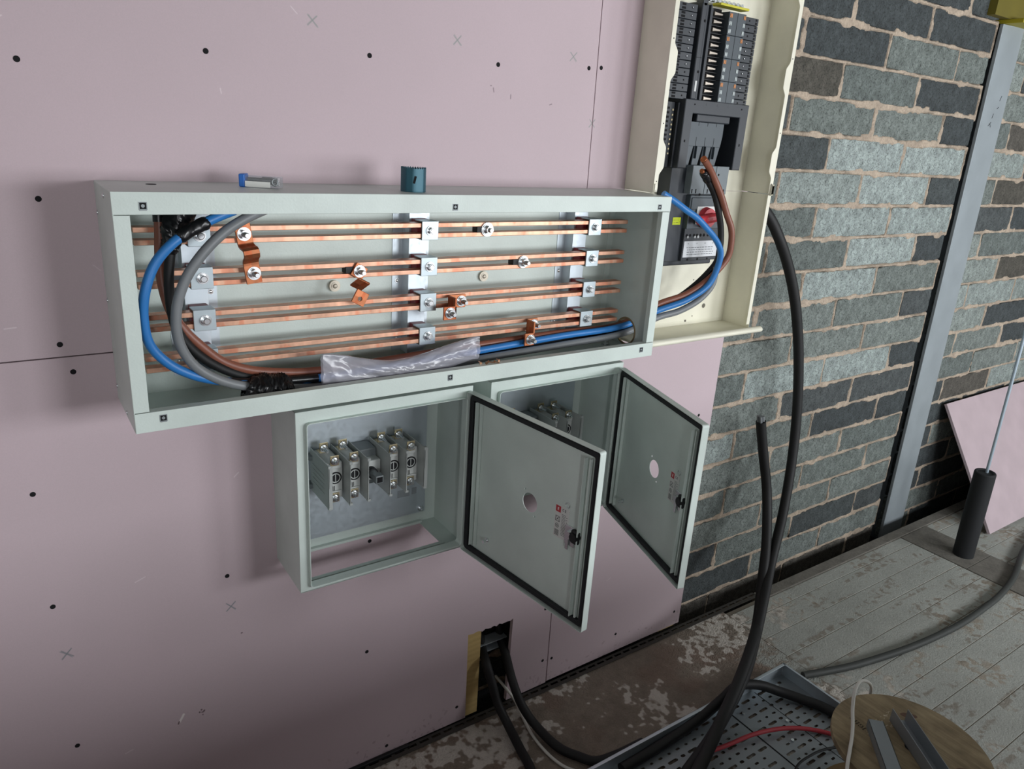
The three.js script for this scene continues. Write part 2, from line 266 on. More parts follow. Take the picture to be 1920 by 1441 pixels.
// ---------------------------------------------------------------- stud partition faced with pink plasterboard
const PZ = 0.1;
const partition = structure('wall_partition');
{
  const paper = canvasTex(2048, 2048, (g, w, h) => {
    g.fillStyle = '#c3b1b7'; g.fillRect(0, 0, w, h);
    const im = g.getImageData(0, 0, w, h), d = im.data;
    for (let y = 0; y < h; y++) for (let x = 0; x < w; x++) { const o = (y * w + x) * 4, n = (fbm(x / 256, y / 256, 83, 4) - 0.5) * 9 + (hash(x, y, 5) - 0.5) * 5; d[o] += n; d[o + 1] += n * 0.8; d[o + 2] += n * 0.9; }
    g.putImageData(im, 0, 0);
    const X = (x) => (x + 1.3) * 1024, Y = (y) => h - y * 1024;
    g.lineCap = 'round';
    const cross = (x, y, s, col) => { g.strokeStyle = col; for (let k = 0; k < 3; k++) { g.lineWidth = 1.6; const j = () => rr(-1.5, 1.5); g.beginPath(); g.moveTo(X(x - s) + j(), Y(y + s) + j()); g.lineTo(X(x + s) + j(), Y(y - s) + j()); g.moveTo(X(x + s) + j(), Y(y + s) + j()); g.lineTo(X(x - s) + j(), Y(y - s) + j()); g.stroke(); } };
    for (const [x, y] of [[-0.653, 1.744], [-0.356, 1.745], [-0.059, 1.745], [0.012, 1.609]]) cross(x, y, 0.0085, 'rgba(130,140,136,.42)');
    for (const [x, y] of [[-0.858, 0.59], [-1.161, 0.589]]) cross(x, y, 0.009, 'rgba(110,118,122,.5)');
    g.strokeStyle = 'rgba(110,95,100,.75)'; g.lineWidth = 2;
    for (const [x, y, dx, dy] of [[-0.265, 1.664, 0.002, -0.008], [-0.272, 1.668, 0.002, 0], [-0.22, 1.654, 0, -0.008], [-0.115, 1.641, 0.006, 0.002]]) { g.beginPath(); g.moveTo(X(x), Y(y)); g.lineTo(X(x + dx), Y(y + dy)); g.stroke(); }
    g.strokeStyle = '#e9e3e0'; g.lineWidth = 5; g.beginPath(); g.moveTo(X(-0.979), Y(0.34)); g.lineTo(X(-0.97), Y(0.356)); g.stroke();       // a scrape through the paper
    g.strokeStyle = '#6a5a5c'; g.lineWidth = 3; g.beginPath(); g.moveTo(X(-0.982), Y(0.336)); g.lineTo(X(-0.98), Y(0.341)); g.stroke();
    g.fillStyle = '#6a5a5e'; for (const [x, y] of [[-0.934, 0.352], [-0.932, 0.345], [-0.938, 0.347], [-0.929, 0.347], [-0.932, 0.338], [-0.84, 0.516]]) { g.beginPath(); g.ellipse(X(x), Y(y), rr(1.5, 3.5), rr(1.2, 2.4), rr(0, 3), 0, 7); g.fill(); }
    g.strokeStyle = 'rgba(235,225,228,.55)'; for (let i = 0; i < 26; i++) { g.lineWidth = rr(0.8, 2); const x = rr(-1.25, 0.6), y = rr(0.1, 1.9), a = rr(0, 6.3), l = rr(0.004, 0.02); g.beginPath(); g.moveTo(X(x), Y(y)); g.lineTo(X(x + Math.cos(a) * l), Y(y + Math.sin(a) * l)); g.stroke(); }
    // handling dirt along the bottom edge: specks and smudges
    for (let i = 0; i < 240; i++) { g.fillStyle = `rgba(90,70,72,${rr(0.04, 0.22)})`; const x = rr(-1.3, 0.62), y = 0.01 + 0.09 * rnd() * rnd(); g.beginPath(); g.ellipse(X(x), Y(y), rr(1, 9), rr(1, 5), rr(0, 3), 0, 7); g.fill(); }
  }, [0.5, 0.5], [0.65, 0]);
  M.paper = std('#ffffff', 0.7, { map: paper });
  M.paperPlain = std('#c3b1b7', 0.7, { map: T.tone });
  M.gypsum = std('#b9a9a4', 0.95);
  const joint = (y) => 0.034 - 0.0125 * y;                     // the boards' vertical joint is not quite plumb
  const ragged = []; for (let i = 0; i <= 16; i++) ragged.push([-0.255 + 0.147 * i / 16, 0.286 + rr(-0.004, 0.003)]);
  const boards = [
    [[[ROOM.x0, 1.1725], [joint(1.17) - 0.0012, 1.1725], [joint(2.6) - 0.0012, 2.6], [ROOM.x0, 2.6]]],
    [[[ROOM.x0, 0.008], [-0.251, 0.008], ...ragged, [-0.112, 0.006], [joint(0) - 0.002, 0.008], [joint(1.17) - 0.0012, 1.1705], [ROOM.x0, 1.1705]]],
    [[[joint(0) + 0.001, 0.012], [0.605, 0.016], [0.605, 2.6], [joint(2.6) + 0.0005, 2.6]]],
  ];
  const made = boards.map(([p]) => part(partition, 'plasterboard', plate(p, PZ - 0.0125, PZ, 0.0005), M.paper));
  const screws = [[-1.108, 1.636, 0], [-0.838, 1.675, 0], [-0.544, 1.698, 0], [-0.256, 1.71, 0], [-0.012, 1.726, 0], [0.024, 1.73, 2], [-1.105, 1.433, 0], [-1.103, 1.194, 0], [-1.089, 1.144, 1], [-1.174, 0.93, 1], [-1.171, 0.698, 1], [-0.862, 0.666, 1], [-1.167, 0.371, 1], [-0.549, 0.351, 1], [-0.542, 0.659, 1], [0.006, 0.28, 1], [-0.281, 0.059, 1], [-0.493, 0.03, 1], [0.013, 0.096, 1], [0.047, 0.091, 2], [0.306, 0.08, 2], [0.574, 0.07, 2], [0.306, 0.447, 2], [0.544, 0.793, 2]];
  for (const [x, y, b] of screws) part(made[b], 'screw', [zcyl(0.0047, PZ - 0.003, PZ + 0.0004, x, y, 14), zcyl(0.0016, PZ, PZ + 0.0006, x, y, 6)], M.hole);
  part(partition, 'stud', box(-0.3, -0.205, 0, 2.6, 0.035, PZ - 0.0125), M.timber); part(partition, 'stud', box(0.52, 0.595, 0, 2.6, 0.02, PZ - 0.0125), M.timber); part(partition, 'stud', box(0.0, 0.06, 0, 2.6, 0.03, PZ - 0.0125), M.timber);
  part(partition, 'metal_rail', [box(-0.2, -0.1, 0.2, 0.203, 0.03, 0.066), box(-0.2, -0.1, 0.175, 0.203, 0.03, 0.032), box(-0.2, -0.1, 0.175, 0.178, 0.03, 0.066)], M.galv);
}

// ---------------------------------------------------------------- floor
{
  const fl = structure('floor');
  // one map of the floor, 2 mm a pixel: pale boards to the right, brown dirt with scraped white plaster to the left and along the wall
  const FW = 4.1, FH = 2.05, soil = dataTex(2048, 1024, (u, v, px, py) => {
    const x = u * FW - 1.2, z = v * FH, b = fbm(x * 18, z * 22, 93, 3), c = fbm(x * 62, z * 62, 95, 2), fine = hash(px, py, 3), a = fbm(x * 4.5, z * 5, 91, 3);
    const edge = smooth(-0.1, 0.1, 0.86 + 0.5 * (a - 0.5) + 0.35 * (b - 0.5) + 0.25 * (c - 0.5) - x - 0.1 * z);
    let pale = lerp3([146, 148, 142], [174, 176, 170], 0.6 * a + 0.4 * b);
    const stain = smooth(0.55, 0.7, 0.62 * a + 0.38 * b) * smooth(0.42, 0.6, c), streak = smooth(0.56, 0.68, fbm(x * 6, z * 34, 107, 3)) * smooth(0.44, 0.6, c);
    pale = lerp3(lerp3(pale, [140, 124, 106], 0.55 * stain), [116, 106, 94], 0.55 * streak);
    let brown = lerp3([112, 102, 92], [148, 137, 124], 0.5 * b + 0.5 * c); brown = lerp3(brown, [122, 98, 86], 0.35 * smooth(0.5, 0.7, fbm(x * 9 + 3, z * 9, 97, 2)));
    const white = smooth(0.525, 0.56, 0.46 * a + 0.32 * b + 0.22 * c) * smooth(0.28, 0.5, c); brown = lerp3(brown, lerp3([186, 180, 172], [212, 207, 199], c), white * 0.85);
    const col = lerp3(pale, brown, edge); return col.map((k) => Math.max(0, Math.min(255, k + (fine - 0.5) * 14)));
  }, true, [1 / FW, 1 / FH]); soil.offset.set(1.2 / FW, 0);
  const md = std('#ffffff', 0.95, { map: soil, bumpMap: T.blockBump, bumpScale: 0.003 }), mp = std('#ffffff', 0.9, { map: soil, bumpMap: T.blockBump, bumpScale: 0.0012 });
  const dark = std('#3b3733', 0.95);
  const stack = thing('added_shade_stack', 'unseen stack of pink sheets added behind the camera to shade the low wall', 'added shade stack', [-0.6, 0, 2.2]);  // added out of view: blocks window light so the partition darkens towards its foot
  for (let i = 0; i < 12; i++) part(stack, 'shade_stack_sheet', box(-2.3 + rr(-0.01, 0.01), 1.2 + rr(-0.01, 0.01), 0.1 + i * 0.072, 0.1 + i * 0.072 + 0.0705, 1.66, 2.5 + rr(-0.01, 0.01), 0.003), M.paperPlain);
  for (const x of [-2.1, -0.6, 0.9]) part(stack, 'shade_stack_bearer', box(x - 0.05, x + 0.05, 0, 0.1, 1.66, 2.5), M.timber);
  part(fl, 'sub_floor', box(ROOM.x0, ROOM.x1, -0.34, -0.16, -0.45, ROOM.z1), dark);
  part(fl, 'concrete_slab', box(ROOM.x0, 0.81, -0.16, 0, 0.118, ROOM.z1), md);
  part(fl, 'concrete_slab', box(0.81, ROOM.x1, -0.16, -0.0016, 0.135, ROOM.z1), std('#6b6459', 0.95));
  // boards side by side, a groove between each two
  const edges = [0.15, 0.205, 0.301, 0.397, 0.493, 0.589, 0.685, 0.781, 0.877, 0.973, 1.069, 1.165, 1.261];
  for (let i = 0; i + 1 < edges.length; i++) for (const [a, b] of [[0.812, 1.945], [2.16, ROOM.x1]]) {
    const g = box(a, b, -0.003, rr(-0.0008, 0.0006), edges[i] + 0.0011, edges[i + 1] - 0.0011, 0.0014), uv = g.attributes.uv, du = rr(0, 2), dv = rr(0, 2);
    for (let k = 0; k < uv.count; k++) uv.setXY(k, uv.getX(k) + du * 0, uv.getY(k) + dv * 0); part(fl, 'floor_board', g, mp);
  }
  part(fl, 'floor_board', box(0.812, ROOM.x1, -0.003, 0, 1.264, ROOM.z1, 0.001), mp);
  const grey = std('#7f7d77', 0.85, { map: T.mortar, bumpMap: T.blockBump, bumpScale: 0.0008 });
  part(fl, 'cover_strip', box(1.0, 1.99, -0.05, 0.006, 0.106, 0.149, 0.002), grey); part(fl, 'cover_strip', box(1.99, ROOM.x1, -0.05, 0.006, 0.106, 0.149, 0.002), grey);
  for (const [z0, z1] of [[0.151, 0.43], [0.432, 0.78], [0.782, 1.3]]) part(fl, 'cover_strip', box(1.947, 2.158, -0.01, 0.0025, z0, z1, 0.0015), grey);
  // slotted metal edge along the foot of the partition
  const trim = structure('trim_1'), holes = [];
  for (let x = -1.4; x < 1.0; x += 0.037) holes.push([[x, -0.1165], [x, -0.1085], [x + 0.027, -0.1085], [x + 0.027, -0.1165]]);
  part(trim, 'slotted_edge', plate(rect(-1.45, 1.0, -0.128, -0.101), 0.003, 0.0045, 0, holes).rotateX(-Math.PI / 2), std('#4d4a46', 0.7, { metalness: 0.5 }));
  part(trim, 'sealing_strip', box(-1.45, -0.43, 0, 0.011, PZ + 0.001, PZ + 0.012, 0.003), M.black);
}

// ---------------------------------------------------------------- busbar chamber, open at the front
const BX = { x0: -1.0255, x1: 0.113, y0: 1.0865, y1: 1.463, z0: 0.1, z1: 0.285 };
const CH = thing('busbar_chamber', 'long open light grey metal box on the pink wall holding rows of copper bars', 'busbar box', [(BX.x0 + BX.x1) / 2, BX.y0, BX.z0]);
{
  const { x0, x1, y0, y1, z0, z1 } = BX, s = 0.0018, ax0 = -1.0025, ax1 = 0.0895, ay0 = 1.12, ay1 = 1.43;
  part(CH, 'back_panel', box(x0 + s, x1 - s, y0, y1, z0, z0 + s), M.grey);
  const left = part(CH, 'side_panel', [box(x0, x0 + s, y0 + 0.0008, y1 - 0.0008, z0, z1 - 0.0015, 0.0006), box(x0 + s, x0 + 0.02, y0 + s, y1 - s, z0 + s, z0 + 2 * s)], M.grey);
  const rightShape = plate(rect(-z1 + 0.0015, -z0, y0 + 0.0008, y1 - 0.0008), x1 - s, x1, 0, [circle(-0.187, 1.124, 0.0335, 28)]).rotateY(Math.PI / 2);
  const right = part(CH, 'side_panel', [metric(rightShape), box(x1 - 0.02, x1 - s, y0 + s, y1 - s, z0 + s, z0 + 2 * s)], M.grey);
  // brown grommet strip round the cable hole
  const ring = new THREE.TorusGeometry(0.0335, 0.0028, 8, 32).rotateY(Math.PI / 2).translate(x1 - 0.001, 1.124, 0.187);
  part(right, 'grommet', ring, std('#8b7a5c', 0.6));
  part(CH, 'top_panel', box(x0 + 0.0005, x1 - 0.0005, y1 - s, y1, z0, z1 - 0.0015, 0.0006), M.grey);
  part(CH, 'bottom_panel', box(x0 + 0.0005, x1 - 0.0005, y0, y0 + s, z0, z1 - 0.0015, 0.0006), M.grey);
  const f = (a, b, c, d) => box(a, b, c, d, z1 - s, z1, 0.0008);
  const top = part(CH, 'front_flange', [f(x0, x1, ay1, y1), box(ax0 - 0.01, ax1 + 0.01, ay1, ay1 + s, z1 - 0.016, z1 - 0.001, 0.0005)], M.grey);
  const bottom = part(CH, 'front_flange', [f(x0 + 0.0005, x1 - 0.0005, y0, ay0), box(ax0 - 0.01, ax1 + 0.01, ay0 - s, ay0, z1 - 0.018, z1 - 0.001, 0.0005)], M.grey);
  part(CH, 'front_flange', [box(x0 + 0.0004, ax0, ay0 + 0.001, ay1 - 0.001, z1 - s - 0.0006, z1 - 0.0008, 0.0006), box(ax0 - s, ax0, ay0 + 0.001, ay1 - 0.001, z1 - 0.014, z1 - 0.0012)], M.grey);
  part(CH, 'front_flange', [box(ax1, x1 - 0.0004, ay0 + 0.001, ay1 - 0.001, z1 - s - 0.0006, z1 - 0.0008, 0.0006), box(ax1, ax1 + s, ay0 + 0.001, ay1 - 0.001, z1 - 0.014, z1 - 0.0012)], M.grey);
  for (const [x, y, o] of [[-0.984, 1.443, top], [-0.454, 1.441, top], [0.0775, 1.4403, top], [-0.983, 1.108, bottom], [-0.451, 1.106, bottom], [0.0745, 1.106, bottom]]) {
    part(o, 'cage_nut', [plate(rect(x - 0.0058, x + 0.0058, y - 0.0058, y + 0.0058), z1 - 0.0005, z1 + 0.0006, 0, [rect(x - 0.0046, x + 0.0046, y - 0.0046, y + 0.0046).reverse()]), zcyl(0.0028, z1 - 0.0004, z1 + 0.0006, x, y, 6), box(x - 0.005, x + 0.005, y - 0.0068, y - 0.0052, z1, z1 + 0.0012)], std('#8f9698', 0.55, { metalness: 0.5 }));
    part(o, 'cage_opening', box(x - 0.0046, x + 0.0046, y - 0.0046, y + 0.0046, z1 - 0.0005, z1 + 0.0002), M.hole);
  }
  for (const [y, z] of [[1.45, 0.2104], [1.413, 0.112], [1.267, 0.112], [1.1137, 0.112], [1.0965, 0.2072]]) part(left, 'screw', merge(screwHead(0, 0, 0, 0.003)).rotateY(-Math.PI / 2).translate(x0, y, z), M.zinc);
  part(CH, 'plug', ycyl(0.008, y1 - 0.0002, y1 + 0.0006, -0.95, 0.16, 18), M.hole);

  // galvanised hat rails on the back panel, red insulators, clamps
  const rails = [-0.888, -0.452, -0.022], pairs = [1.3835, 1.3115, 1.238, 1.1668];
  for (const x of rails) {
    const z = z0 + s, r = part(CH, 'support_rail', [box(x - 0.042, x - 0.018, y0 + 0.03, y1 - 0.014, z, z + 0.0018), box(x + 0.018, x + 0.042, y0 + 0.03, y1 - 0.014, z, z + 0.0018), box(x - 0.02, x + 0.02, y0 + 0.03, y1 - 0.014, z + 0.03, z + 0.032, 0.0006), box(x - 0.02, x - 0.0182, y0 + 0.03, y1 - 0.014, z, z + 0.031), box(x + 0.0182, x + 0.02, y0 + 0.03, y1 - 0.014, z, z + 0.031)], M.galv);
    for (const y of [1.412, 1.2695, 1.1445]) for (const d of [-0.031, 0.031]) part(r, 'screw', screwHead(x + d, y, z + 0.0018, 0.0034), M.zinc);
    for (const y of pairs) {
      part(CH, 'insulator', box(x - 0.016, x + 0.016, y - 0.018, y + 0.018, z + 0.032, 0.161, 0.002), M.red, 'dark red insulating block');
      part(CH, 'clamp', [box(x - 0.0185, x + 0.0185, y - 0.0185, y + 0.0185, 0.184, 0.187, 0.0008), box(x - 0.0185, x + 0.0185, y + 0.0165, y + 0.0185, 0.155, 0.186, 0.0006), box(x - 0.0185, x + 0.0185, y - 0.0185, y - 0.0165, 0.155, 0.186, 0.0006)], M.clamp);
      part(CH, 'bolt', bolt(x + 0.001, y, 0.187, 0.95, 0), M.zinc);
    }
  }
  // four pairs of copper bars
  for (const y of pairs) for (const d of [0.0102, -0.0102]) part(CH, 'copper_bar', box(-0.987, 0.081, y + d - 0.0044, y + d + 0.0044, 0.16, 0.1835, 0.0009), M.copper);
  // links and studs on the bars
  const stud = (x, y, z, t = 0.012, sc = 1.12) => part(CH, 'bolt', bolt(x, y, z, sc, t), M.zinc);
  const slug = (x, y) => part(CH, 'slot_nut', box(x - 0.02, x - 0.002, y - 0.0062, y + 0.0062, 0.166, 0.186, 0.001), M.black);
  const bent = (prof, w) => { // thick polyline in (z, y), swept across x
    const a = [], b = [], t = 0.0021; for (let i = 0; i < prof.length; i++) { const p = prof[Math.max(0, i - 1)], q = prof[Math.min(prof.length - 1, i + 1)], dx = q[0] - p[0], dy = q[1] - p[1], l = Math.hypot(dx, dy); a.push([-(prof[i][0] - dy / l * t), prof[i][1] + dx / l * t]); b.push([-(prof[i][0] + dy / l * t), prof[i][1] - dx / l * t]); }
    return metric(plate([...a, ...b.reverse()], -w / 2, w / 2, 0.0005).rotateY(Math.PI / 2));
  };
  const arc = (pts) => pts;
  let g = bent(arc([[0.188, 0.021], [0.188, -0.016], [0.190, -0.0195], [0.2, -0.022], [0.212, -0.0225], [0.2165, -0.025], [0.2175, -0.03], [0.215, -0.036], [0.203, -0.043], [0.1985, -0.048], [0.198, -0.053], [0.198, -0.085]]), 0.027);
  part(CH, 'copper_link', g.rotateZ(0.14).translate(-0.8155, 1.385, 0), M.strap); stud(-0.8155, 1.385, 0.19); stud(-0.8045, 1.3185, 0.2);
  const tabHole = (x, y, z, turn, hole, w = 0.013) => plate([[-w, -w], [w, -w], [w, w], [-w, w]], 0, 0.004, 0.0006, hole ? [circle(0, -0.002, 0.0042, 14)] : []).rotateZ(turn).translate(x, y, z);
  part(CH, 'copper_link', [tabHole(-0.604, 1.3094, 0.186, -0.55, false), tabHole(-0.6105, 1.263, 0.206, -0.5, true, 0.0135), box(-0.0125, 0.0125, -0.0145, 0.0145, -0.002, 0.002, 0.0006).rotateX(0.85).rotateZ(-0.5).translate(-0.6065, 1.287, 0.1985)], M.strap); stud(-0.604, 1.3105, 0.19); slug(-0.61, 1.3125);
  part(CH, 'copper_link', [box(-0.393, -0.365, 1.2225, 1.2505, 0.186, 0.19, 0.0008), box(-0.405, -0.391, 1.2225, 1.2505, 0.186, 0.19, 0.0008), box(-0.407, -0.403, 1.2085, 1.25, 0.188, 0.219, 0.0008), box(-0.433, -0.403, 1.2055, 1.2335, 0.215, 0.219, 0.0008)], M.strap); stud(-0.3755, 1.2365, 0.19); stud(-0.4185, 1.2205, 0.219, 0.009); 
  part(CH, 'copper_link', [box(-0.198, -0.17, 1.154, 1.182, 0.186, 0.19, 0.0008), box(-0.2, -0.196, 1.133, 1.181, 0.188, 0.217, 0.0008), box(-0.222, -0.196, 1.128, 1.156, 0.213, 0.217, 0.0008)], M.strap); stud(-0.181, 1.1685, 0.19); stud(-0.2075, 1.142, 0.217, 0.009);
  part(CH, 'washer', zcyl(0.0145, 0.184, 0.187, -0.317, 1.3835, 22), M.zinc); stud(-0.317, 1.3835, 0.187, 0.006, 1.2); slug(-0.322, 1.3835);
  part(CH, 'washer', zcyl(0.0135, 0.184, 0.187, -0.219, 1.3115, 22), M.zinc); stud(-0.219, 1.3115, 0.187, 0.009, 1.15); slug(-0.226, 1.3115);
  for (const [x, y] of [[-0.621, 1.2662], [-0.269, 1.2672]]) part(CH, 'fixing_screw', [zcyl(0.0115, z0 + s, z0 + s + 0.006, x, y, 18), ...screwHead(x, y, z0 + s + 0.006, 0.005)], std('#bcb6a8', 0.45, { metalness: 0.5 }));
  part(CH, 'earth_stud', [ycyl(0.004, y0, y0 + 0.038, 0.062, 0.172, 12), ycyl(0.0115, y0 + s, y0 + s + 0.0025, 0.062, 0.172, 20), metric(cyl(0.0078, 0.007, 6).translate(0.062, y0 + 0.0085, 0.172)), metric(cyl(0.0078, 0.007, 6).translate(0.062, y0 + 0.017, 0.172))], M.zinc);
}

// ---------------------------------------------------------------- cables of the chamber and of the board to the right of it
const ends = {
  blue: [[-0.842, 1.431, 0.24], [-0.873, 1.42, 0.245], [-0.91, 1.403, 0.25], [-0.944, 1.381, 0.255], [-0.971, 1.35, 0.255], [-0.988, 1.308, 0.255], [-0.993, 1.266, 0.25], [-0.987, 1.221, 0.245], [-0.962, 1.185, 0.24], [-0.925, 1.158, 0.235], [-0.891, 1.143, 0.23], [-0.854, 1.132, 0.225], [-0.816, 1.125, 0.22], [-0.756, 1.118, 0.215], [-0.695, 1.116, 0.215], [-0.526, 1.12, 0.21], [-0.336, 1.125, 0.2], [-0.101, 1.132, 0.19], [0.106, 1.139, 0.187], [0.201, 1.173, 0.203], [0.281, 1.201, 0.225], [0.336, 1.241, 0.24], [0.35, 1.3, 0.25], [0.346, 1.326, 0.252], [0.325, 1.353, 0.252], [0.288, 1.382, 0.25], [0.249, 1.41, 0.245], [0.213, 1.428, 0.24], [0.184, 1.446, 0.23], [0.15, 1.464, 0.22]],
  grey: [[-0.765, 1.44, 0.23], [-0.797, 1.429, 0.235], [-0.83, 1.415, 0.24], [-0.866, 1.393, 0.245], [-0.902, 1.359, 0.25], [-0.929, 1.319, 0.25], [-0.944, 1.271, 0.248], [-0.943, 1.221, 0.245], [-0.923, 1.178, 0.24], [-0.891, 1.149, 0.235], [-0.847, 1.127, 0.23], [-0.78, 1.111, 0.225], [-0.697, 1.1, 0.222], [-0.528, 1.1, 0.218], [-0.338, 1.108, 0.207], [-0.103, 1.112, 0.196], [0.106, 1.122, 0.193], [0.204, 1.155, 0.203], [0.269, 1.169, 0.213], [0.332, 1.199, 0.222], [0.363, 1.236, 0.228], [0.366, 1.28, 0.229]],
  black: [[-0.929, 1.435, 0.205], [-0.936, 1.381, 0.215], [-0.945, 1.331, 0.22], [-0.947, 1.28, 0.222], [-0.94, 1.234, 0.222], [-0.919, 1.198, 0.218], [-0.886, 1.166, 0.213], [-0.841, 1.139, 0.207], [-0.773, 1.119, 0.2], [-0.69, 1.104, 0.196], [-0.518, 1.107, 0.19], [-0.329, 1.113, 0.182], [-0.096, 1.114, 0.177], [0.114, 1.12, 0.174], [0.224, 1.172, 0.185], [0.3, 1.214, 0.2], [0.35, 1.259, 0.213], [0.374, 1.296, 0.222], [0.374, 1.336, 0.225], [0.367, 1.377, 0.225], [0.348, 1.422, 0.225], [0.328, 1.465, 0.22], [0.3, 1.494, 0.22], [0.271, 1.515, 0.225]],
  brown: [[-0.948, 1.435, 0.195], [-0.95, 1.396, 0.2], [-0.953, 1.354, 0.2], [-0.953, 1.306, 0.203], [-0.944, 1.262, 0.206], [-0.927, 1.23, 0.207], [-0.9, 1.197, 0.207], [-0.867, 1.166, 0.205], [-0.822, 1.145, 0.205], [-0.753, 1.13, 0.2], [-0.689, 1.124, 0.196], [-0.518, 1.127, 0.19], [-0.329, 1.132, 0.182], [-0.097, 1.135, 0.174], [0.112, 1.138, 0.17], [0.209, 1.186, 0.192], [0.289, 1.214, 0.215], [0.354, 1.259, 0.23], [0.392, 1.308, 0.24], [0.393, 1.343, 0.243], [0.385, 1.38, 0.243], [0.363, 1.419, 0.238], [0.335, 1.466, 0.234], [0.306, 1.502, 0.232], [0.276, 1.529, 0.236], [0.245, 1.546, 0.245]],
};
// wrinkled tape: a tube of uneven thickness about a line
function wrap(pts, r, amp, s, seg = 40, rad = 26) {
  const c = new THREE.CatmullRomCurve3(pts.map(V)), fr = c.computeFrenetFrames(seg), p = [], idx = [];
  for (let i = 0; i <= seg; i++) { const q = c.getPointAt(i / seg), e = Math.min(1, Math.min(i, seg - i) / (seg * 0.12)); for (let j = 0; j <= rad; j++) { const a = j / rad * 2 * Math.PI, n = fbm(4 + 2.2 * Math.cos(a) + i * 0.16, 4 + 2.2 * Math.sin(a) + s, s, 3), ridge = Math.abs(fbm(9 + 3 * Math.cos(a) + i * 0.3, 9 + 3 * Math.sin(a), s + 3, 2) - 0.5) * 2, k = (typeof r === 'function' ? r(i / seg) : r) * (0.55 + 0.45 * Math.sqrt(e)) + amp * (n - 0.4) + amp * 0.7 * ridge, d = fr.normals[i].clone().multiplyScalar(Math.cos(a) * k).addScaledVector(fr.binormals[i], Math.sin(a) * k).add(q); p.push(d.x, d.y, d.z); } }
  for (let i = 0; i < seg; i++) for (let j = 0; j < rad; j++) { const a = i * (rad + 1) + j, b = a + rad + 1; idx.push(a, b, a + 1, b, b + 1, a + 1); }
  const g = new THREE.BufferGeometry(); g.setAttribute('position', new THREE.Float32BufferAttribute(p, 3)); g.setIndex(idx); g.computeVertexNormals(); const uv = new Float32Array(p.length / 3 * 2); g.setAttribute('uv', new THREE.BufferAttribute(uv, 2)); return g;
}
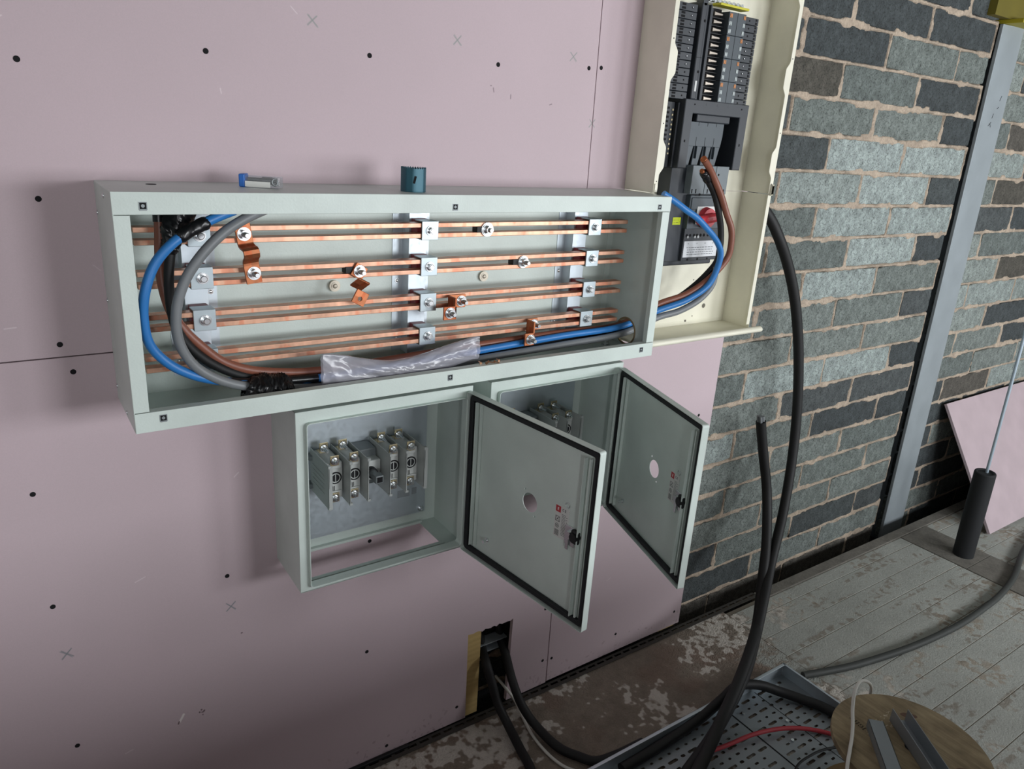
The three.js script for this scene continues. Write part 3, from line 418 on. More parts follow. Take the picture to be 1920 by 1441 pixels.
{
  const cable = (name, key, r, mat, label) => { const t = thing(name, label, 'cable', ends[key][0]); part(t, 'insulation', tube(ends[key], r, 240, 14), mat); return t; };
  const blue = cable('power_cable', 'blue', 0.0078, M.blue, 'blue insulated cable looping past the left of the copper bars and into the tall cabinet');
  const grey = cable('power_cable', 'grey', 0.0083, M.greyCable, 'grey insulated cable curving down in front of the copper bars behind the plastic bag');
  const black = cable('power_cable', 'black', 0.008, M.sheath, 'black insulated cable with taped ends between the blue and the grey cable');
  const brown = cable('power_cable', 'brown', 0.0082, M.brown, 'brown insulated cable ending in a bare copper cut in the tall cabinet');
  part(blue, 'tape_sleeve', wrap([[-0.884, 1.415, 0.2465], [-0.91, 1.403, 0.25], [-0.934, 1.3885, 0.2535]], 0.0096, 0.0025, 2, 26, 20), M.tape);
  part(blue, 'tape_sleeve', tube([[-0.862, 1.1345, 0.2265], [-0.845, 1.13, 0.2235], [-0.816, 1.125, 0.22], [-0.78, 1.121, 0.217], [-0.7, 1.116, 0.215]], 0.0082, 24, 12), M.tape);
  part(black, 'tape_wrap', wrap([[-0.905, 1.436, 0.213], [-0.921, 1.422, 0.216], [-0.932, 1.4, 0.218], [-0.94, 1.36, 0.2185]], (t) => 0.019 - 0.0095 * t, 0.009, 5, 44, 26), M.tape);
  part(brown, 'tape_sleeve', tube([[-0.948, 1.436, 0.195], [-0.949, 1.42, 0.197], [-0.9496, 1.408, 0.1985]], 0.0092, 12, 14), M.tape);
  const e = V([0.245, 1.546, 0.245]), d = e.clone().sub(V([0.276, 1.529, 0.236])).normalize();
  const core = [new THREE.CylinderGeometry(0.0068, 0.0068, 0.003, 18), new THREE.TorusGeometry(0.0068, 0.0014, 8, 24).rotateX(Math.PI / 2).translate(0, 0.0014, 0)].map((q) => q.applyQuaternion(new THREE.Quaternion().setFromUnitVectors(new THREE.Vector3(0, 1, 0), d)).translate(e.x + d.x * 0.001, e.y + d.y * 0.001, e.z + d.z * 0.001));
  part(brown, 'copper_core', core, M.strap);
  const be = [[0.2765, 1.5115, 0.2246], [0.271, 1.515, 0.225], [0.262, 1.521, 0.2265]];
  part(black, 'tape_sleeve', wrap([[0.3, 1.494, 0.22], [0.283, 1.5075, 0.223], [0.268, 1.517, 0.226]], 0.0094, 0.0022, 9, 20, 18), M.tape);
  part(black, 'copper_core', tube([[0.271, 1.515, 0.225], [0.263, 1.52, 0.2268]], 0.0055, 4, 12), M.strap);
  single('tape_bundle', wrap([[-0.838, 1.122, 0.228], [-0.822, 1.114, 0.228], [-0.8, 1.108, 0.226], [-0.775, 1.107, 0.224], [-0.752, 1.108, 0.221]], (t) => 0.018 + 0.009 * Math.sin(t * 3), 0.014, 14, 60, 36), M.tape, 'crumpled black tape wrapped round the cables at the bottom left of the box', 'tape', [-0.8, 1.1, 0.225]);

  // clear plastic bag
  const p = [], idx = [], nu = 110, nv = 40;
  for (let i = 0; i <= nu; i++) for (let j = 0; j <= nv; j++) {
    const u = i / nu, a = j / nv * 2 * Math.PI, x = -0.702 + 0.346 * u;
    const hh = 0.034 - 0.017 * smooth(0.02, 0.45, u) + 0.008 * smooth(0.5, 0.8, u), yc = 1.139 - 0.014 * Math.sin(Math.min(1, u * 1.05) * Math.PI) + 0.006 * smooth(0.6, 1, u);
    const dd = 0.016 * Math.pow(Math.sin(Math.PI * Math.min(0.97, Math.max(0.03, u))), 0.5) + 0.002, w = fbm(u * 8 + Math.cos(a) * 1.2 + 5, Math.sin(a) * 2.4 + 7 + u * 5, 111, 4) - 0.5, cr = Math.abs(fbm(u * 9 + 2 + Math.sin(a) * 1.7, Math.cos(a) * 2 + u * 9, 117, 3) - 0.5) * 2;
    p.push(x + 0.006 * (fbm(Math.sin(a) * 3 + 4, u * 3, 121, 2) - 0.5), yc + hh * Math.sin(a) + 0.004 * w, 0.243 + dd * Math.cos(a) + 0.007 * w - 0.0045 * cr + 0.012 * (u - 0.5) * -1);
  }
  for (let i = 0; i < nu; i++) for (let j = 0; j < nv; j++) { const a = i * (nv + 1) + j, b = a + nv + 1; idx.push(a, b, a + 1, b, b + 1, a + 1); }
  const g = new THREE.BufferGeometry(); g.setAttribute('position', new THREE.Float32BufferAttribute(p, 3)); g.setIndex(idx); g.computeVertexNormals();
  single('plastic_bag', g, new THREE.MeshPhysicalMaterial({ color: '#e2e2ea', roughness: 0.24, transmission: 0.68, thickness: 0, ior: 1.5 }), 'crumpled clear plastic bag lying over the cables on the box front edge', 'bag', [-0.53, 1.12, 0.243]);
  // copper coloured screws that spilled out of it
  const sm = std('#c49a7c', 0.3, { metalness: 1 });
  [[-0.372, 0.272, 'leftmost'], [-0.36, 0.277, 'second from the left'], [-0.351, 0.271, 'third from the left'], [-0.339, 0.276, 'fourth from the left'], [-0.327, 0.272, 'rightmost']].forEach(([x, z, which], i) => {
    const t = thing('small_screw', `tiny copper coloured screw spilled beside the plastic bag, ${which} of the five`, 'screw', [x, 1.1228, z], 'spilled screws beside the plastic bag');
    local(t, 'shank', xcyl(0.0013, 0, 0.011, 0, 0, 8), sm); local(t, 'head', xcyl(0.0028, -0.002, 0, 0, 0, 12), sm); t.rotation.y = rr(0, 6);
  });
}

// ---------------------------------------------------------------- on top of the chamber
{
  const t = thing('hole_saw', 'teal metal hole saw standing teeth up on the long grey box', 'hole saw', [-0.513, 1.463, 0.228]);
  const r = 0.0232, h = 0.041, teal = std('#2f5f6e', 0.45, { map: T.tone, metalness: 0.3 });
  const n = 120, p = [], idx = []; // toothed wall: outer and inner face, quads round the circle
  for (let i = 0; i <= n; i++) { const a = i / n * 2 * Math.PI, top = h + (i % 4 === 2 ? 0.003 : i % 4 === 0 ? 0 : 0.0012), c = Math.cos(a), q = -Math.sin(a); for (const [k, y] of [[r, 0], [r, top], [r - 0.0015, top], [r - 0.0015, 0]]) p.push(k * c, y, k * q); }
  for (let i = 0; i < n; i++) for (let k = 0; k < 3; k++) { const a = i * 4 + k, b = a + 4; idx.push(a, b, b + 1, a, b + 1, a + 1); }
  const roll = new THREE.BufferGeometry(); roll.setAttribute('position', new THREE.Float32BufferAttribute(p, 3)); roll.setAttribute('uv', new THREE.BufferAttribute(new Float32Array(p.length / 3 * 2), 2)); roll.setIndex(idx); const wallG = roll.toNonIndexed(); wallG.computeVertexNormals(); local(t, 'cutting_wall', metric(toCreasedNormals(wallG, 0.5)), teal);
  local(t, 'chip_slot', new THREE.BoxGeometry(0.0042, 0.0135, 0.0012).rotateZ(-0.24).translate(0.002, 0.0225, r - 0.0004).rotateY(-0.44), M.hole);
  local(t, 'base_disc', ycyl(r - 0.0016, 0, 0.004, 0, 0, 36), teal); local(t, 'base_disc', ycyl(0.009, 0.004, 0.012, 0, 0, 6), M.zinc, 'zinc arbor nut');
  const b = thing('bit_case', 'small clear plastic case with a blue end lying on the long grey box', 'case', [-0.785, 1.463, 0.19]);
  const clear = new THREE.MeshPhysicalMaterial({ color: '#eef2f4', roughness: 0.12, transmission: 0.9, thickness: 0, ior: 1.48 });
  local(b, 'end_cap', box(-0.032, -0.0215, 0, 0.0215, -0.011, 0.011, 0.002), std('#2f6fc4', 0.4)); local(b, 'clear_case', box(-0.022, 0.037, 0.001, 0.02, -0.0105, 0.0105, 0.0015), clear);
  local(b, 'card', box(-0.021, 0.0215, 0.0012, 0.0105, 0.0107, 0.0113), std('#e9ebe6', 0.7)); local(b, 'steel_bit', [xcyl(0.0045, -0.018, 0.006, 0.0125, 0.002, 6), xcyl(0.0062, 0.006, 0.022, 0.012, 0.001, 14), xcyl(0.0036, 0.022, 0.03, 0.012, 0.001, 12)], M.steel);
  local(b, 'steel_bit', metric(new THREE.TorusGeometry(0.0055, 0.0018, 8, 20).rotateY(0.9).translate(0.0265, 0.0105, 0.002)), M.steel); b.rotation.y = -0.6;
}

// ---------------------------------------------------------------- the two small boxes below, each with its door open
// drawn about the lower left back corner of the left one: x0, y0 and the wall
const EN = { w: 0.384, h: 0.388, z0: 0.1, z1: 0.25 };
const print = canvasTex(256, 480, (g, w, h) => {
  g.fillStyle = '#cfd0cd'; g.fillRect(0, 0, w, h); g.fillStyle = '#b23037'; g.fillRect(12, 12, 92, 92); g.fillStyle = '#f0f0ee'; g.font = 'bold 60px sans-serif'; g.fillText('E', 40, 80);
  g.fillStyle = '#2a2c2e'; g.font = 'bold 54px sans-serif'; g.fillText('C', 130, 66); g.fillText('E', 172, 66);
  g.lineWidth = 7; g.strokeStyle = '#2a2c2e'; g.strokeRect(20, 170, 74, 74); g.beginPath(); g.moveTo(28, 236); g.lineTo(86, 178); g.moveTo(28, 178); g.lineTo(86, 236); g.stroke();
  g.beginPath(); g.arc(56, 310, 30, 0, 7); g.stroke(); g.beginPath(); g.arc(56, 310, 12, 0, 7); g.stroke();
  for (let i = 0; i < 6; i++) { g.fillRect(18, 372 + i * 15, 78, 8); } g.fillStyle = '#555a5c'; for (let i = 0; i < 15; i++) g.fillRect(128, 110 + i * 22, 60 + 40 * hash(i, 1, 3), 7); for (let i = 0; i < 9; i++) g.fillRect(214, 130 + i * 34, 18, 8);
});
const printM = std('#ffffff', 0.45, { map: print });
function enclosure(label, x0, doorLabel, angle, hinge) {
  const { w, h, z0, z1 } = EN, y0 = 0.6785, x1 = x0 + w, y1 = y0 + h, s = 0.0015;
  const t = thing('steel_enclosure', label, 'enclosure', [x0 + w / 2, y0, z0]);
  part(t, 'side_panel', box(x0, x0 + s, y0, y1, z0, z1, 0.0007), M.grey); part(t, 'side_panel', box(x1 - s, x1, y0, y1, z0, z1, 0.0007), M.grey);
  part(t, 'top_panel', box(x0, x1, y1 - s, y1, z0, z1, 0.0007), M.grey);
  part(t, 'back_panel', plate(rect(x0 + s, x1 - s, y0 + s, y1 - s), z0 + 0.0005, z0 + s + 0.0005), M.grey);
  // bottom with the large gland opening
  part(t, 'bottom_panel', metric(plate(rect(x0 + 0.001, x1 - 0.001, -z1, -z0), y0, y0 + s, 0, [rect(x0 + 0.03, x1 - 0.045, -z1 + 0.036, -z0 - 0.012)]).rotateX(-Math.PI / 2)), M.grey);
  part(t, 'gland_rim', [box(x0 + 0.024, x1 - 0.04, y0 + s, y0 + 0.006, z0 + 0.003, z0 + 0.0115), box(x0 + 0.024, x1 - 0.04, y0 + s, y0 + 0.006, z1 - 0.0355, z1 - 0.026)], M.grey);
  // front rim, turned inwards, with a raised lip round the opening
  const ix0 = x0 + 0.0195, ix1 = x1 - 0.0175, iy0 = y0 + 0.0125, iy1 = y1 - 0.0235, hole = roundRect(ix0, ix1, iy0, iy1, 0.006).reverse();
  part(t, 'front_rim', plate(roundRect(x0, x1, y0, y1, 0.0025, 3), z1 - 0.0018, z1, 0.0006, [hole]), M.grey);
  part(t, 'front_lip', [plate(roundRect(ix0 - 0.0016, ix1 + 0.0016, iy0 - 0.0016, iy1 + 0.0016, 0.0075), z1 - 0.001, z1 + 0.0095, 0.0004, [roundRect(ix0, ix1, iy0, iy1, 0.006).reverse()]), plate(roundRect(ix0 - 0.0016, ix1 + 0.0016, iy0 - 0.0016, iy1 + 0.0016, 0.0075), z1 - 0.013, z1 - 0.001, 0, [roundRect(ix0, ix1, iy0, iy1, 0.006).reverse()])], M.grey);
  const mp = part(t, 'mounting_plate', box(x0 + 0.02, x1 - 0.0365, y0 + 0.035, y1 - 0.012, 0.116, 0.118, 0.0006), M.galv);
  for (const [x, y] of [[x1 - 0.048, y0 + 0.045], [x0 + 0.03, y1 - 0.022], [x1 - 0.048, y1 - 0.022]]) part(mp, 'bolt', bolt(x, y, 0.118, 0.7, 0.004), M.zinc);
  part(t, 'grommet', merge(screwHead(0, 0, 0, 0.0032)).rotateY(-Math.PI / 2).translate(x1 - s, y0 + 0.075, 0.222), M.hole);
  // the door: built flat along +x from its hinge, the inner face to +z, and then swung
  const W = 0.377, H = 0.3785, cx = 0.197, cy = 0.1985, in0 = 0.0015;
  const d = local(t, 'door', plate(roundRect(0, W, 0, H, 0.005), -0.0015, 0, 0.0006, [circle(cx, cy, 0.0205, 30), circle(cx - 0.016, cy + 0.0245, 0.002, 8), circle(cx + 0.016, cy - 0.0245, 0.002, 8)]), M.grey); d.userData.label = doorLabel;
  d.position.set(hinge[0] - t.position.x, 0.679 - t.position.y, hinge[1] - t.position.z); d.rotation.y = angle;
  local(d, 'door_edge', plate(roundRect(0, W, 0, H, 0.005), -0.001, 0.0145, 0.0006, [roundRect(in0, W - in0, in0, H - in0, 0.0036).reverse()]), M.grey);
  local(d, 'gasket', plate(roundRect(0.0055, W - 0.0055, 0.0055, H - 0.0055, 0.009), 0, 0.0095, 0.0015, [roundRect(0.0165, W - 0.0165, 0.0165, H - 0.0165, 0.004).reverse()]), M.rubber, 'black rubber gasket');
  const bar = (x, y0b, y1b) => local(d, 'stiffener', [box(x - 0.006, x + 0.006, y0b, y1b, 0, 0.0016, 0.0004), box(x - 0.006, x - 0.0045, y0b, y1b, 0, 0.013, 0.0005), box(x + 0.0025, x + 0.006, y0b, y1b, 0, 0.0075, 0.0005), zcyl(0.0016, 0.0016, 0.0022, x, y1b - 0.012, 10), zcyl(0.0016, 0.0016, 0.0022, x, y0b + 0.012, 10)], M.grey);
  bar(0.034, 0.024, 0.362); bar(0.3445, 0.017, 0.354);
  const lab = new THREE.PlaneGeometry(0.036, 0.068); local(d, 'warning_label', metricKeep(box(0.268, 0.305, 0.16, 0.229, 0, 0.0004), 0.268, 0.16, 0.037, 0.069), printM, 'printed label with a red square');
  local(d, 'lock_body', [box(0.3, 0.326, 0.158, 0.199, 0.0004, 0.003, 0.001), zcyl(0.008, 0.002, 0.014, 0.317, 0.186, 16), box(0.306, 0.314, 0.15, 0.186, 0.004, 0.0068, 0.001)], M.zinc, 'zinc plated cam lock');
  local(d, 'cam', [box(0.322, 0.341, 0.172, 0.201, 0.002, 0.012, 0.004), zcyl(0.009, 0.002, 0.016, 0.332, 0.187, 16)], M.black, 'black lock cam');
  local(d, 'wire_loop', metric(new THREE.TorusGeometry(0.0052, 0.0008, 6, 20).translate(0.3, 0.238, 0.001)), M.zinc);
  local(d, 'earth_stud', [zcyl(0.0032, 0, 0.014, 0.077, 0.055, 12), zcyl(0.0052, 0, 0.004, 0.077, 0.055, 12)], M.zinc);
  for (const y of [0.055, 0.325]) local(d, 'hinge', [ycyl(0.0042, y - 0.024, y + 0.024, -0.001, 0.001, 12), box(-0.014, 0.0, y - 0.018, y + 0.018, -0.001, 0.001, 0.0004)], M.grey);
  return t;
}
// label print kept whole on a box's faces
function metricKeep(g, x, y, w, h) { const uv = g.attributes.uv; for (let i = 0; i < uv.count; i++) uv.setXY(i, (uv.getX(i) - x) / w, (uv.getY(i) - y) / h); return g; }
enclosure('left grey steel enclosure under the busbar box, its door swung open', -0.757, 'open door with a round cut-out', Math.atan2(-0.372, 0.05), [-0.3775, 0.254]);
enclosure('right grey steel enclosure beside the brick wall, its door swung open', -0.327, 'open door with a round cut-out', Math.atan2(-0.35, -0.1), [0.0505, 0.259]);

// ---------------------------------------------------------------- switch disconnectors inside them
function switchgear(label, dx) {
  const t = thing('switch_disconnector', label, 'switch', [-0.575 + dx, 0.84, 0.118], 0), D = (f) => f;
  delete t.userData.group;
  const z0 = 0.1185, zf = 0.23, X = (x) => x + dx, smoke = std('#b3b8b6', 0.35, { map: T.tone }), shell = std('#d3d7d4', 0.45, { map: T.tone }), dark = std('#737a7c', 0.5);
  const p = (name, geo, mat, l) => part(t, name, Array.isArray(geo) ? merge(geo).translate(dx, 0, 0) : geo.translate(dx, 0, 0), mat, l);
  p('base_frame', [box(-0.694, -0.46, 0.846, 0.856, z0, z0 + 0.02, 0.001), box(-0.694, -0.46, 0.91, 0.92, z0, z0 + 0.02, 0.001), box(-0.6, -0.556, 0.842, 0.926, z0, 0.165, 0.003)], dark);
  // pole bodies between the plates
  const poles = [[-0.684, -0.645], [-0.64, -0.606], [-0.551, -0.519], [-0.514, -0.474]];
  for (const [a, b] of poles) {
    const q = p('pole_body', [box(a, b, 0.852, 0.918, z0 + 0.004, 0.196, 0.002), box(a + 0.002, b - 0.002, 0.846, 0.862, z0 + 0.004, 0.2, 0.002), box(a + 0.002, b - 0.002, 0.912, 0.926, z0 + 0.004, 0.2, 0.002)], shell);
    const c = (a + b) / 2;
    p('pole_mark', [zcyl(0.0135, 0.196, 0.1972, c + 0.004, 0.89, 24), box(c - 0.002, c - 0.0005, 0.862, 0.872, 0.196, 0.1965), box(c + 0.001, c + 0.0025, 0.862, 0.872, 0.196, 0.1965)], M.rubber, 'black round mark');
    p('mark_ring', [plate(circle(c + 0.004, 0.89, 0.0105, 20), 0.1971, 0.1976, 0, [circle(c + 0.004, 0.89, 0.0085, 20).reverse()]), box(c + 0.0033, c + 0.0047, 0.882, 0.898, 0.1971, 0.1977)], shell);
    // upper terminals, in two ranks, and the lower one
    for (const [y, z, hgt] of [[0.936, 0.142, 0.024], [0.932, 0.202, 0.022], [0.8495, 0.202, 0.02]]) {
      const w = 0.0092; p('terminal', [box(c - w, c + w, y - hgt / 2, y + hgt / 2, z, z + 0.0025, 0.0005), box(c - w, c + w, y - hgt / 2, y - hgt / 2 + 0.0025, z - 0.018, z + 0.002, 0.0005)], M.brass);
      p('terminal_bolt', bolt(c, y, z + 0.0025, 0.78, z < 0.18 ? 0.013 : 0.003), M.zinc); p('washer', zcyl(0.0086, z + 0.0024, z + 0.0032, c, y, 18), M.rubber);
    }
  }
  // barrier plates, each with a turned front edge
  for (const [x, thick] of [[-0.687, 0.008], [-0.6425, 0.0022], [-0.6035, 0.0022], [-0.5545, 0.0022], [-0.517, 0.0022], [-0.474, 0.008]]) {
    const end = thick > 0.004, ins = end ? 0.0015 : 0, b = p('barrier_plate', [box(x, x + 0.0022, 0.838, 0.934, z0 + 0.006, zf, 0.0006), box(x, x + thick, 0.838, 0.932, zf - 0.003, zf, 0.0008), box(x - 0.001, x + 0.006, 0.929, 0.935, zf - 0.008, zf + 0.0006, 0.0008), box(x - 0.001, x + 0.006, 0.8375, 0.8425, zf - 0.008, zf + 0.0006, 0.0008)], smoke);
    if (end) p('fin', [0.862, 0.872, 0.882, 0.892, 0.902].map((y) => box(x + (x < -0.6 ? -0.0012 : 0.0018), x + (x < -0.6 ? 0 : 0.003), y, y + 0.003, 0.14, 0.205)), smoke);
  }
  // drive and its square shaft
  p('drive_box', [box(-0.6, -0.556, 0.864, 0.908, 0.16, 0.188, 0.003), zcyl(0.0028, 0.188, 0.191, -0.59, 0.9, 10)], shell);
  p('shaft_boss', [zcyl(0.012, 0.188, 0.201, -0.58, 0.884, 20)], M.rubber);
  p('shaft', [zcyl(0.0085, 0.2, 0.222, -0.58, 0.885, 14), box(-0.589, -0.571, 0.876, 0.894, 0.217, 0.236, 0.002)], std('#7d8486', 0.4, { metalness: 0.3 }));
  p('shaft_socket', [box(-0.586, -0.574, 0.879, 0.891, 0.2355, 0.2364)], M.hole);
  p('rating_label', [box(-0.481, -0.451, 0.764, 0.782, 0.1181, 0.1186), box(-0.445, -0.433, 0.766, 0.782, 0.1181, 0.1186)], std('#8d9498', 0.5));
  return t;
}
switchgear('switch disconnector with clear barrier plates inside the left enclosure', 0);
switchgear('switch disconnector half hidden by the open door, inside the right enclosure', 0.43);

// ---------------------------------------------------------------- tall cream distribution board, its cover off
const DB = { x0: 0.135, x1: 0.58, y0: 1.092, y1: 2.25, z0: 0.1, z1: 0.2 };
{
  const { x0, x1, y0, y1, z0, z1 } = DB, s = 0.0018, seam = 1.463;
  const t = thing('distribution_board', 'tall open cream cabinet with dark breaker modules on the pink wall', 'distribution board', [(x0 + x1) / 2, y0, z0]);
  part(t, 'back_panel', [box(x0 + s, x1 - s, seam, y1, z0 + 0.0005, z0 + s), box(x0 + s, x1 - s, y0, seam - 0.001, z0 + 0.001, z0 + s + 0.0015)], M.cream);
  // side panels in two lengths, their front edges turned inwards with wavy finger cut-outs
  const lip = (xa, dir, ya, yb, bumps) => { const pts = [[xa, ya]], inner = []; pts.push([xa, yb]); for (let y = yb; y >= ya - 1e-6; y -= 0.004) { let w = 0.0135; for (const b of bumps) w += 0.0125 * (1 - smooth(0.02, 0.042, Math.abs(y - b))); inner.push([xa + dir * w, Math.max(ya, y)]); } const all = [...pts, ...inner]; return plate(dir > 0 ? all.reverse() : all, z1 - s, z1, 0.0005); };
  for (const [xa, dir] of [[x0, 1], [x1, -1]]) {
    const a = Math.min(xa, xa + dir * s), b = Math.max(xa, xa + dir * s);
    const up = part(t, 'side_panel', [box(a, b, seam + 0.0008, y1, z0, z1 - 0.0004, 0.0006), lip(xa, dir, seam + 0.0008, y1, [1.545, 1.752, 1.96, 2.17])], M.cream);
    const lowHole = dir > 0 ? [circle(-0.187, 1.15, 0.052, 24)] : [];
    part(t, 'side_panel', [metric(plate(rect(-z1 + 0.0004, -z0, y0, seam - 0.0008), a, b, 0, lowHole).rotateY(Math.PI / 2)), lip(xa, dir, y0 + 0.01, seam - 0.0008, [])], M.cream);
    part(up, 'clip', box(xa + dir * 0.002, xa + dir * 0.011, seam + 0.002, seam + 0.022, z1 - 0.0002, z1 + 0.003, 0.001), M.cream);
    for (const y of [1.49, 1.62, 1.8]) part(up, 'fixing_hole', zcyl(0.0016, z1 - 0.0002, z1 + 0.0003, xa + dir * 0.0075, y, 10), M.hole);
  }
  // bottom rail: a rolled lip that stands forward
  part(t, 'bottom_rail', [box(x0 - 0.006, x1 + 0.002, y0 - 0.002, y0, z0, 0.236, 0.0006), metric(new THREE.CylinderGeometry(0.011, 0.011, x1 - x0 + 0.012, 18, 1, false).rotateZ(Math.PI / 2).scale(1, 0.75, 1).translate((x0 + x1) / 2, y0 + 0.004, 0.232)), box(x0, x1, y0, y0 + 0.012, z0 + 0.0005, z0 + 0.004)], M.cream);
  part(t, 'back_hole', [zcyl(0.0065, z0 + s, z0 + 0.0042, 0.487, 1.142, 16), zcyl(0.0018, z0 + s, z0 + 0.0042, 0.43, 1.22, 8), zcyl(0.0018, z0 + s, z0 + 0.0042, 0.5, 1.175, 8), zcyl(0.0018, z0 + s, z0 + 0.0042, 0.445, 1.115, 8), box(0.415, 0.422, 1.1, 1.106, z0 + s, z0 + 0.0042)], std('#6b675c', 0.7));
  // --- way strips, left and right: a block for each way
  const way = (name, xa, xb, right) => {
    const shapeA = [box(xa, xb, -0.0081, 0.0081, 0.125, 0.165, 0.0012), box(right ? xb - 0.016 : xa, right ? xb : xa + 0.022, -0.0081, 0.0081, 0.12, 0.158, 0.001)];
    const dark = right ? [box(xb - 0.012, xb - 0.006, -0.006, -0.001, 0.1645, 0.1655), box(xb - 0.012, xb - 0.006, 0.0015, 0.0062, 0.1645, 0.1655), box(xb, xb + 0.008, -0.0066, -0.0015, 0.146, 0.158, 0.001), box(xb, xb + 0.008, 0.001, 0.0062, 0.146, 0.158, 0.001), zcyl(0.0022, 0.1648, 0.1656, xa + 0.016, 0, 10)] : [box(xa + 0.016, xa + 0.028, -0.006, -0.001, 0.1645, 0.1655), box(xa + 0.016, xa + 0.028, 0.0015, 0.0062, 0.1645, 0.1655), zcyl(0.0021, 0.1648, 0.1656, xb - 0.017, 0, 10)];
    const pin = zcyl(0.0012, 0.1656, 0.167, right ? xa + 0.0155 : xb - 0.0175, 0.0005, 8);
    const g = merge(shapeA), o = originOf(t);
    for (let i = 0; i < 12; i++) {
      const m = mesh(name, g, M.plastic); m.position.set(-o.x, 1.8755 - (right ? 0.003 : 0) - i * 0.01715 - o.y, -o.z); t.add(m);
      for (const gd of dark) local(m, 'slot', gd, M.hole); if (i < (right ? 10 : 8) && (!right || i > 2)) local(m, 'terminal_pin', pin, M.zinc);
    }
  };
  way('way_block', 0.176, 0.243, false); way('way_block', 0.412, 0.462, true);
  // --- spine between them
  part(t, 'spine', [box(0.251, 0.269, 1.68, 1.893, 0.12, 0.172, 0.004), box(0.2705, 0.28, 1.68, 1.889, 0.12, 0.166, 0.002), box(0.281, 0.286, 1.68, 1.889, 0.12, 0.171, 0.0015), box(0.287, 0.304, 1.68, 1.885, 0.12, 0.158, 0.001), zcyl(0.008, 0.15, 0.172, 0.26, 1.892, 16)], M.plastic);
  part(t, 'spine_screw', [zcyl(0.0032, 0.1718, 0.1726, 0.264, 1.852, 12), zcyl(0.0032, 0.1718, 0.1726, 0.264, 1.742, 12), box(0.251, 0.27, 1.7725, 1.7735, 0.1715, 0.1722)], M.hole);
  part(t, 'spine_label', box(0.2585, 0.2645, 1.6985, 1.722, 0.1718, 0.1724), std('#d8dad8', 0.6));
  part(t, 'busbar_well', box(0.304, 0.35, 1.678, 1.889, 0.105, 0.142), M.hole);
  const finger = metric(plate([[0, -0.0042], [0.01, -0.003], [0.029, -0.002], [0.029, 0.002], [0.01, 0.003], [0, 0.0042]].map(([a, b]) => [a - 0.004, b]), 0.142, 0.156, 0.0008)), o = originOf(t);
  const cover = box(0.35, 0.411, -0.0254, 0.0254, 0.125, 0.168, 0.001), half = box(0.3795, 0.3805, -0.0256, 0.0256, 0.168, 0.1684);
  for (let i = 0; i < 12; i++) { const y = 1.8755 - i * 0.01715, f = mesh('busbar_finger', finger, std('#a39a90', 0.4, { metalness: 0.8 })); f.position.set(0.316 - o.x, y - o.y, -o.z); t.add(f); part(t, 'well_fin', box(0.302, 0.35, y - 0.0098, y - 0.0074, 0.13, 0.155, 0.0006), M.black); }
  for (let i = 0; i < 4; i++) {
    const y = 1.8755 - (i * 3 + 1) * 0.01715, c = mesh('module_cover', cover, M.plasticMid); c.position.set(-o.x, y - o.y, -o.z); t.add(c); local(c, 'cover_seam', half, M.hole);
    for (let k = 0; k < 3; k++) for (const [xa, w] of [[0.352, 0.0085], [0.4015, 0.007]]) { const yy = 0.01715 * (1 - k); local(c, 'phase_marker', [box(xa, xa + w * 0.42, yy - 0.0045, yy + 0.0045, 0.167, 0.1692, 0.0005), box(xa + w * 0.58, xa + w, yy - 0.0045, yy + 0.0045, 0.167, 0.1692, 0.0005), box(xa, xa + w, yy - 0.0008, yy + 0.0008, 0.167, 0.1688)], k === 0 ? M.orange : M.marker); }
  }
  // --- earth and neutral bars at the top
  part(t, 'yellow_cover', box(0.285, 0.388, 1.8935, 1.899, 0.135, 0.162, 0.001).rotateZ(-0.01).translate(0.018, 0.004, 0), std('#c9c233', 0.5));
  part(t, 'earth_bar', [box(0.3, 0.45, 1.904, 1.915, 0.105, 0.118, 0.001), ...Array.from({ length: 9 }, (_, i) => zcyl(0.0046, 0.118, 0.126, 0.308 + i * 0.0165, 1.91, 10))], M.zinc);
  // --- switch frame under the ways
  const fx0 = 0.236, fx1 = 0.468, fy0 = 1.521, fy1 = 1.681;
  part(t, 'switch_frame', [plate([[fx0, fy0], [fx0 + 0.03, fy0], [fx0 + 0.03, fy1 - 0.032], [fx1 - 0.03, fy1 - 0.032], [fx1 - 0.03, fy0], [fx1, fy0], [fx1, fy1], [fx0, fy1]].reverse(), 0.107, 0.172, 0.0015), box(0.297, 0.42, fy1 - 0.05, fy1 - 0.03, 0.142, 0.158, 0.004), ...[0.31, 0.35, 0.39].map((x) => zcyl(0.003, 0.172, 0.1723, x, 1.672, 10))], M.plastic);
  part(t, 'frame_slot', [box(0.266, 0.2705, 1.668, 1.6715, 0.1716, 0.1724), box(0.438, 0.4425, 1.6675, 1.671, 0.1716, 0.1724), box(0.2465, 0.2505, 1.582, 1.588, 0.1716, 0.1724), box(0.449, 0.453, 1.58, 1.586, 0.1716, 0.1724)], M.hole);
  part(t, 'frame_well', box(fx0 + 0.02, fx1 - 0.02, fy0 - 0.004, fy1 - 0.02, 0.103, 0.111), M.hole);
  // lead shield: four tongues that lean out
  const sx = 0.281, sw = 0.0325, shield = [plate([[sx + 0.005, 1.632], [sx + 4 * sw - 0.002, 1.632], [sx + 4 * sw - 0.002, 1.6], [sx + 4 * sw - 0.006, 1.574], [sx, 1.574], [sx + 0.005, 1.6]].reverse(), 0.142, 0.15, 0.001)];
  part(t, 'terminal_shield', [...shield, box(sx + 0.012, sx + 4 * sw - 0.012, 1.6135, 1.6145, 0.15, 0.1506)], M.plasticMid);
